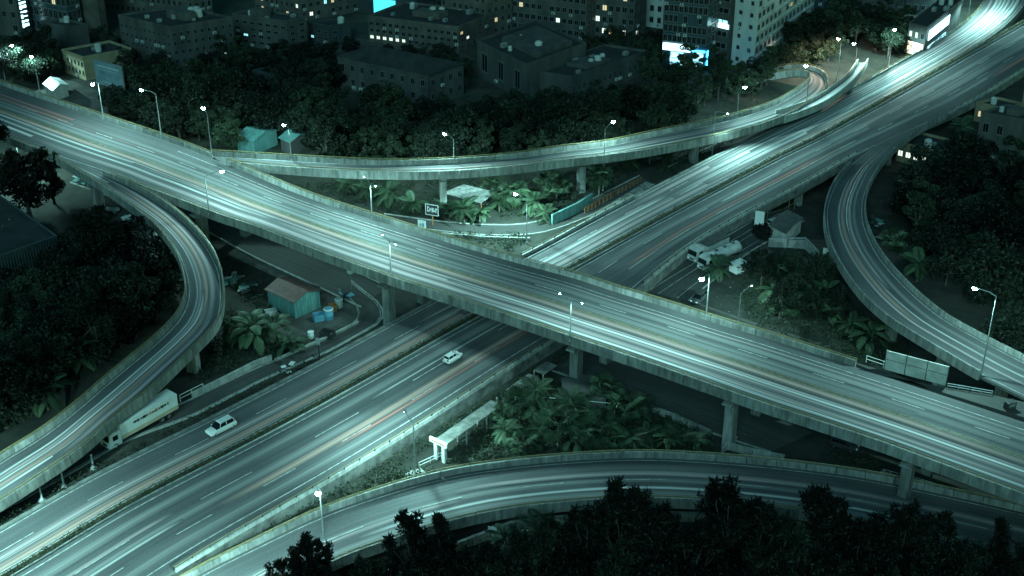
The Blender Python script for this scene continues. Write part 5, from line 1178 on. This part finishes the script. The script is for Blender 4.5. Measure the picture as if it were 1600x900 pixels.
# billboard
a, b = G(158, 166), G(200, 178); t = thing('billboard', 'large blue grey billboard on posts beside the yellow building', 'billboard', a); dd = (b-a); Lb = dd.length; dd.normalize(); rz = math.atan2(dd.y, dd.x); z0 = a.z+height_to(a, 129); z1 = a.z+height_to(a, 93); c = (a+b)/2; nr = Vector((dd.y, -dd.x, 0))
M['bill'] = mat('billboard_print', (.10, .16, .20), (.20, .28, .33), .5, .5); M['bill2'] = mat('billboard_band', (.40, .45, .48), rough=.5)
mb = MB(); mb.box((c.x, c.y, (z0+z1)/2), (Lb, .3, z1-z0), rz); bp = mb.build('panel', M['bill'], t)
for f, h, k in ((.80, .35, .8), (.66, .12, .7), (.14, .15, .55)): q = c+nr*.165; mb = MB(); mb.box((q.x, q.y, z0+(z1-z0)*f), (Lb*k, .02, h), rz); mb.build('printed_band', M['bill2'], bp)
for e, w, hh, x, z in (('f', Lb+.3, .22, 0, z1), ('f', Lb+.3, .22, 0, z0)): mb = MB(); mb.box((c.x, c.y, z), (w, .42, hh), rz); mb.build('frame', M['steel'], t)
for sx in (-1, 1): q = c+dd*(Lb/2+.02)*sx; mb = MB(); mb.box((q.x, q.y, (z0+z1)/2), (.24, .40, z1-z0-.23), rz); mb.build('frame', M['steel'], t)
for f in (.2, .5, .8): q = a+dd*Lb*f-nr*.3; mb = MB(); mb.tube([q, Vector((q.x, q.y, z1))], .16, 6); mb.build('post', M['dsteel'], t)
# roadside signs
def sign(px, label, w, h, ybot, ytop, m, strokes=(), pm='rust', rz=-.35, name='road_sign', sm='fabric', fr=True):
    g = G(*px); t = thing(name, label, 'sign', g, rz); zb = height_to(g, ybot); zt = height_to(g, ytop)
    mb = MB(); mb.tube([(0, .1, 0), (0, .1, zt)], .12, 6); mb.build('post', M[pm], t, world=False)
    mb = MB(); mb.box((0, -.1, (zb+zt)/2), (w, .12, zt-zb)); b = mb.build('board', M[m], t, world=False)
    if fr:
        for z in (zb+.06, zt-.06): mb = MB(); mb.box((0, -.17, z), (w, .06, .12)); mb.build('frame', M['white'], b, world=False)
        for x in (-w/2+.06, w/2-.06): mb = MB(); mb.box((x, -.172, (zb+zt)/2), (.12, .06, zt-zb-.25)); mb.build('frame', M['white'], b, world=False)
    for x, z, sw, sh in strokes: mb = MB(); mb.box((x*w/2, -.18, zb+(zt-zb)*z), (sw*w, .03, sh*(zt-zb))); mb.build('lettering', M[sm], b, world=False)
    return t
sign((676, 352), 'framed black name board with pale lettering on a rusty post', 2.8, 1.6, 336, 319, 'fabric', [(-.66, .55, .05, .5), (-.58, .72, .12, .12), (-.58, .38, .12, .12), (-.3, .5, .05, .35), (-.2, .55, .08, .1), (.02, .5, .04, .4), (.12, .5, .04, .4), (.3, .5, .05, .35), (.42, .42, .08, .1), (.62, .5, .05, .4), (.72, .62, .08, .12)], sm='white')
sign((660, 366), 'small white notice board left of the rusty post', 1.7, 1.5, 357, 344, 'white', [(-.3, .5, .2, .25), (.35, .5, .25, .4)], 'steel', sm='blue', fr=False)
sign((1292, 412), 'white arrow board leaning by the yard wall', 2.0, 1.6, 402, 388, 'white', [(0, .5, .3, .25), (.2, .45, .1, .5)], 'dsteel', fr=False)
sign((1184, 372), 'bright white board beside the round headed pine', 1.8, 2, 352, 330, 'white', [], 'dsteel', fr=False)
sign((1378, 750), 'white striped marker post at the end of the lattice rail', 1.0, 1.2, 748, 734, 'fabric', [(-.5, .5, .14, .8), (0, .3, .2, .3), (0, .75, .2, .2), (.5, .5, .14, .8)], 'white', sm='white', fr=False)
sign((499, 562), 'dark marker post with pale head at the highway edge', .7, .7, 538, 528, 'dirtywhite', [], 'dsteel', fr=False)
sign((770, 868), 'white T shaped post among the foreground trees', 1.2, .4, 829, 823, 'white', [], 'white', fr=False)
# convex mirror below the flyover
g = G(549, 452); t = thing('traffic_mirror', 'round pale traffic mirror on a post under the flyover edge', 'mirror', g); h = height_to(g, 424)
mb = MB(); mb.tube([(0, 0, 0), (0, 0, h)], .07, 6); mb.build('post', M['steel'], t, world=False)
mb = MB(); n = 14; mb.add([(0, -.3, h)]+[(.5*math.cos(2*math.pi*k/n), -.22, h+.5*math.sin(2*math.pi*k/n)) for k in range(n)]+[(.62*math.cos(2*math.pi*k/n), -.1, h+.62*math.sin(2*math.pi*k/n)) for k in range(n)], [(0, 1+(k+1) % n, 1+k) for k in range(n)]+[(1+k, 1+(k+1) % n, 1+n+(k+1) % n, 1+n+k) for k in range(n)]); mb.build('mirror_face', M['white'], t, world=False, smooth=True)
# barrels, crates and junk in the shed yard
def barrel(x, y, label, m='blue', s=1.0):
    t = thing('barrel', label, 'barrel', G(x, y, .02), 0, 'barrels in the shed yard'); mb = MB(); mb.lathe([(0, 0), (.42*s, 0), (.45*s, .1), (.44*s, .4*s), (.47*s, .45*s), (.44*s, .5*s), (.45*s, 1.0*s), (.40*s, 1.08*s), (0, 1.1*s)], 14); mb.build('drum', M[m], t, world=False, smooth=True)
    mb = MB(); mb.lathe([(.46*s, 1.02*s), (.48*s, 1.06*s), (.40*s, 1.12*s)], 14); mb.build('rim', M['white'], t, world=False)
barrel(514, 498, 'large pale blue water barrel in the shed yard', s=1.9); barrel(530, 480, 'pale drum behind the large blue barrel', 'dirtywhite', 1.6); barrel(486, 540-12, 'round white drum at the yard kerb', 'white', 1.2)
def crate(x, y, w, d, h, label, m, rz=.4, slats=5):
    t = thing('crate', label, 'crate', G(x, y, .02), rz)
    mb = MB(); mb.box((0, 0, .06), (w, d, .1)); mb.build('floor', M[m], t, world=False)
    for sy in (-1, 1):
        for k in range(slats): mb = MB(); mb.box((0, sy*(d/2), .15+h*k/slats), (w, .06, h/slats*.8)); mb.build('slat', M[m], t, world=False)
    for sx in (-1, 1):
        for k in range(slats): mb = MB(); mb.box((sx*(w/2), 0, .15+h*k/slats), (.06, d-.07, h/slats*.8)); mb.build('slat', M[m], t, world=False)
crate(498, 500, 1.8, 1.4, 1.3, 'open pale blue crate beside the teal gable', 'blue'); crate(512, 526, 2.4, 1.5, 1.1, 'dark slatted crate near the yard kerb', 'dsteel', -.4)
crate(520, 486, 1.2, 1.2, 1.4, 'rusty crate between the barrels', 'rust'); crate(424, 492, 2.0, 1.2, 1.0, 'pale crate left of the teal gable', 'dirtywhite')
# piles of boards and rubble under the left half of the flyover and right of the climbing ramp
def boards(x, y, n, label, ms, L=3.2):
    t = thing('board_pile', label, 'board pile', G(x, y, .03), random.uniform(0, 3))
    for i in range(n):
        mb = MB(); mb.box((random.uniform(-1.2, 1.2), random.uniform(-1.2, 1.2), .08+.12*i), (L*random.uniform(.5, 1), random.uniform(.3, 1.2), .08), random.uniform(-1, 1)); mb.build('board', M[random.choice(ms)], t, world=False)
boards(362, 440, 9, 'pile of pale boards in the junk yard beside the left ramp', ['dirtywhite', 'teal', 'conc_l']); boards(385, 452, 8, 'second board pile nearer to the shed', ['teal', 'fabric', 'conc_l'])
boards(540, 465, 7, 'heap of white scrap above the barrels', ['white', 'fabric', 'blue'], 2.0); boards(1368, 352, 9, 'heap of teal sheeting right of the climbing ramp', ['teal', 'dirtywhite', 'fabric'])
boards(1385, 372, 8, 'heap of broken boards below the teal sheeting', ['dirtywhite', 'rust', 'conc']); boards(455, 577, 4, 'white sack and boards at the highway verge', ['white', 'dirtywhite'], 1.2)
boards(1415, 290, 8, 'building rubble under the highway edge', ['conc', 'rail', 'dirtywhite']); boards(125, 285, 8, 'pale rubble under the start of the left ramp', ['dirtywhite', 'teal'], 4); boards(170, 330, 7, 'scattered pale sheets beside the left ramp piers', ['dirtywhite', 'conc_l'], 4)
boards(205, 345, 7, 'bright sheets on the ground by the ramp curve', ['white', 'teal'], 3); boards(240, 395, 6, 'teal sheets in the gap of the dark trees', ['teal', 'white'], 3)
# crossarm utility rack under the left ramp
for i, (x, y) in enumerate(((66, 782), (100, 760), (146, 732))):
    g = G(x, y); t = thing('bollard', ['leftmost', 'middle', 'rightmost'][i]+' pale bollard under the lower edge of the left ramp', 'bollard', g, 0, 'bollards under the left ramp'); mb = MB(); mb.lathe([(0, 0), (.5, 0), (.42, .35), (.16, .5), (.13, 2.4), (.2, 2.5), (0, 2.6)], 10); mb.build('shaft', M['dirtywhite'], t, world=False, smooth=True); mb = MB(); mb.lathe([(.62, 0), (.62, .15), (.5, .2)], 10); mb.build('foot', M['conc_l'], t, world=False)
# dark utility box on the right ramp mouth
g = P(1577, 638, ZA+.02); t = thing('utility_box', 'dark utility box at the mouth of the climbing ramp', 'box', g, .4)
mb = MB(); mb.box((0, 0, .6), (1.6, .9, 1.2)); mb.build('cabinet', M['dsteel'], t, world=False); mb = MB(); mb.box((0, -.46, .75), (1.1, .03, .5)); mb.build('plate', M['steel'], t, world=False)
# banners at the right edge
for x, m, lb in ((1585, 'rust', 'orange hanging banner at the right edge below the highway'), (1596, 'white', 'white hanging banner right beside the orange one')):
    g = G(x, 225); zb = height_to(g, 165); zt = height_to(g, 122); t = thing('banner', lb, 'banner', g); mb = MB(); mb.tube([(0, 0, 0), (0, 0, zt+.4)], .09, 6); mb.build('pole', M['steel'], t, world=False); mb = MB(); mb.box((.75, 0, (zb+zt)/2), (1.3, .06, zt-zb)); mb.build('cloth', M[m], t, world=False)
# kiosk canopy by the forecourt
hut(((72, 148), (86, 158), (108, 150)), 'white tent roof kiosk on the forecourt at upper left', 3.0, 'conc_l', 'white', name='tent_kiosk', slope=.8, ribs=False)

# ------------------------------------------------------------------ few look-alikes: say which one, counted from the left
bpy.context.view_layer.update()
NUM = ['first', 'second', 'third', 'fourth', 'fifth', 'sixth', 'seventh', 'eighth', 'ninth', 'tenth', 'eleventh', 'twelfth']
same = {}
for o in S.objects:
    if o.parent is None and o.get('label') and o.get('category'): same.setdefault(o['label'], []).append(o)
for lb, os_ in same.items():
    if 2 <= len(os_) <= 12:
        os_.sort(key=lambda o: Q(o.location)[0])
        for i, o in enumerate(os_): o['label'] = lb+', '+NUM[i]+' from left'
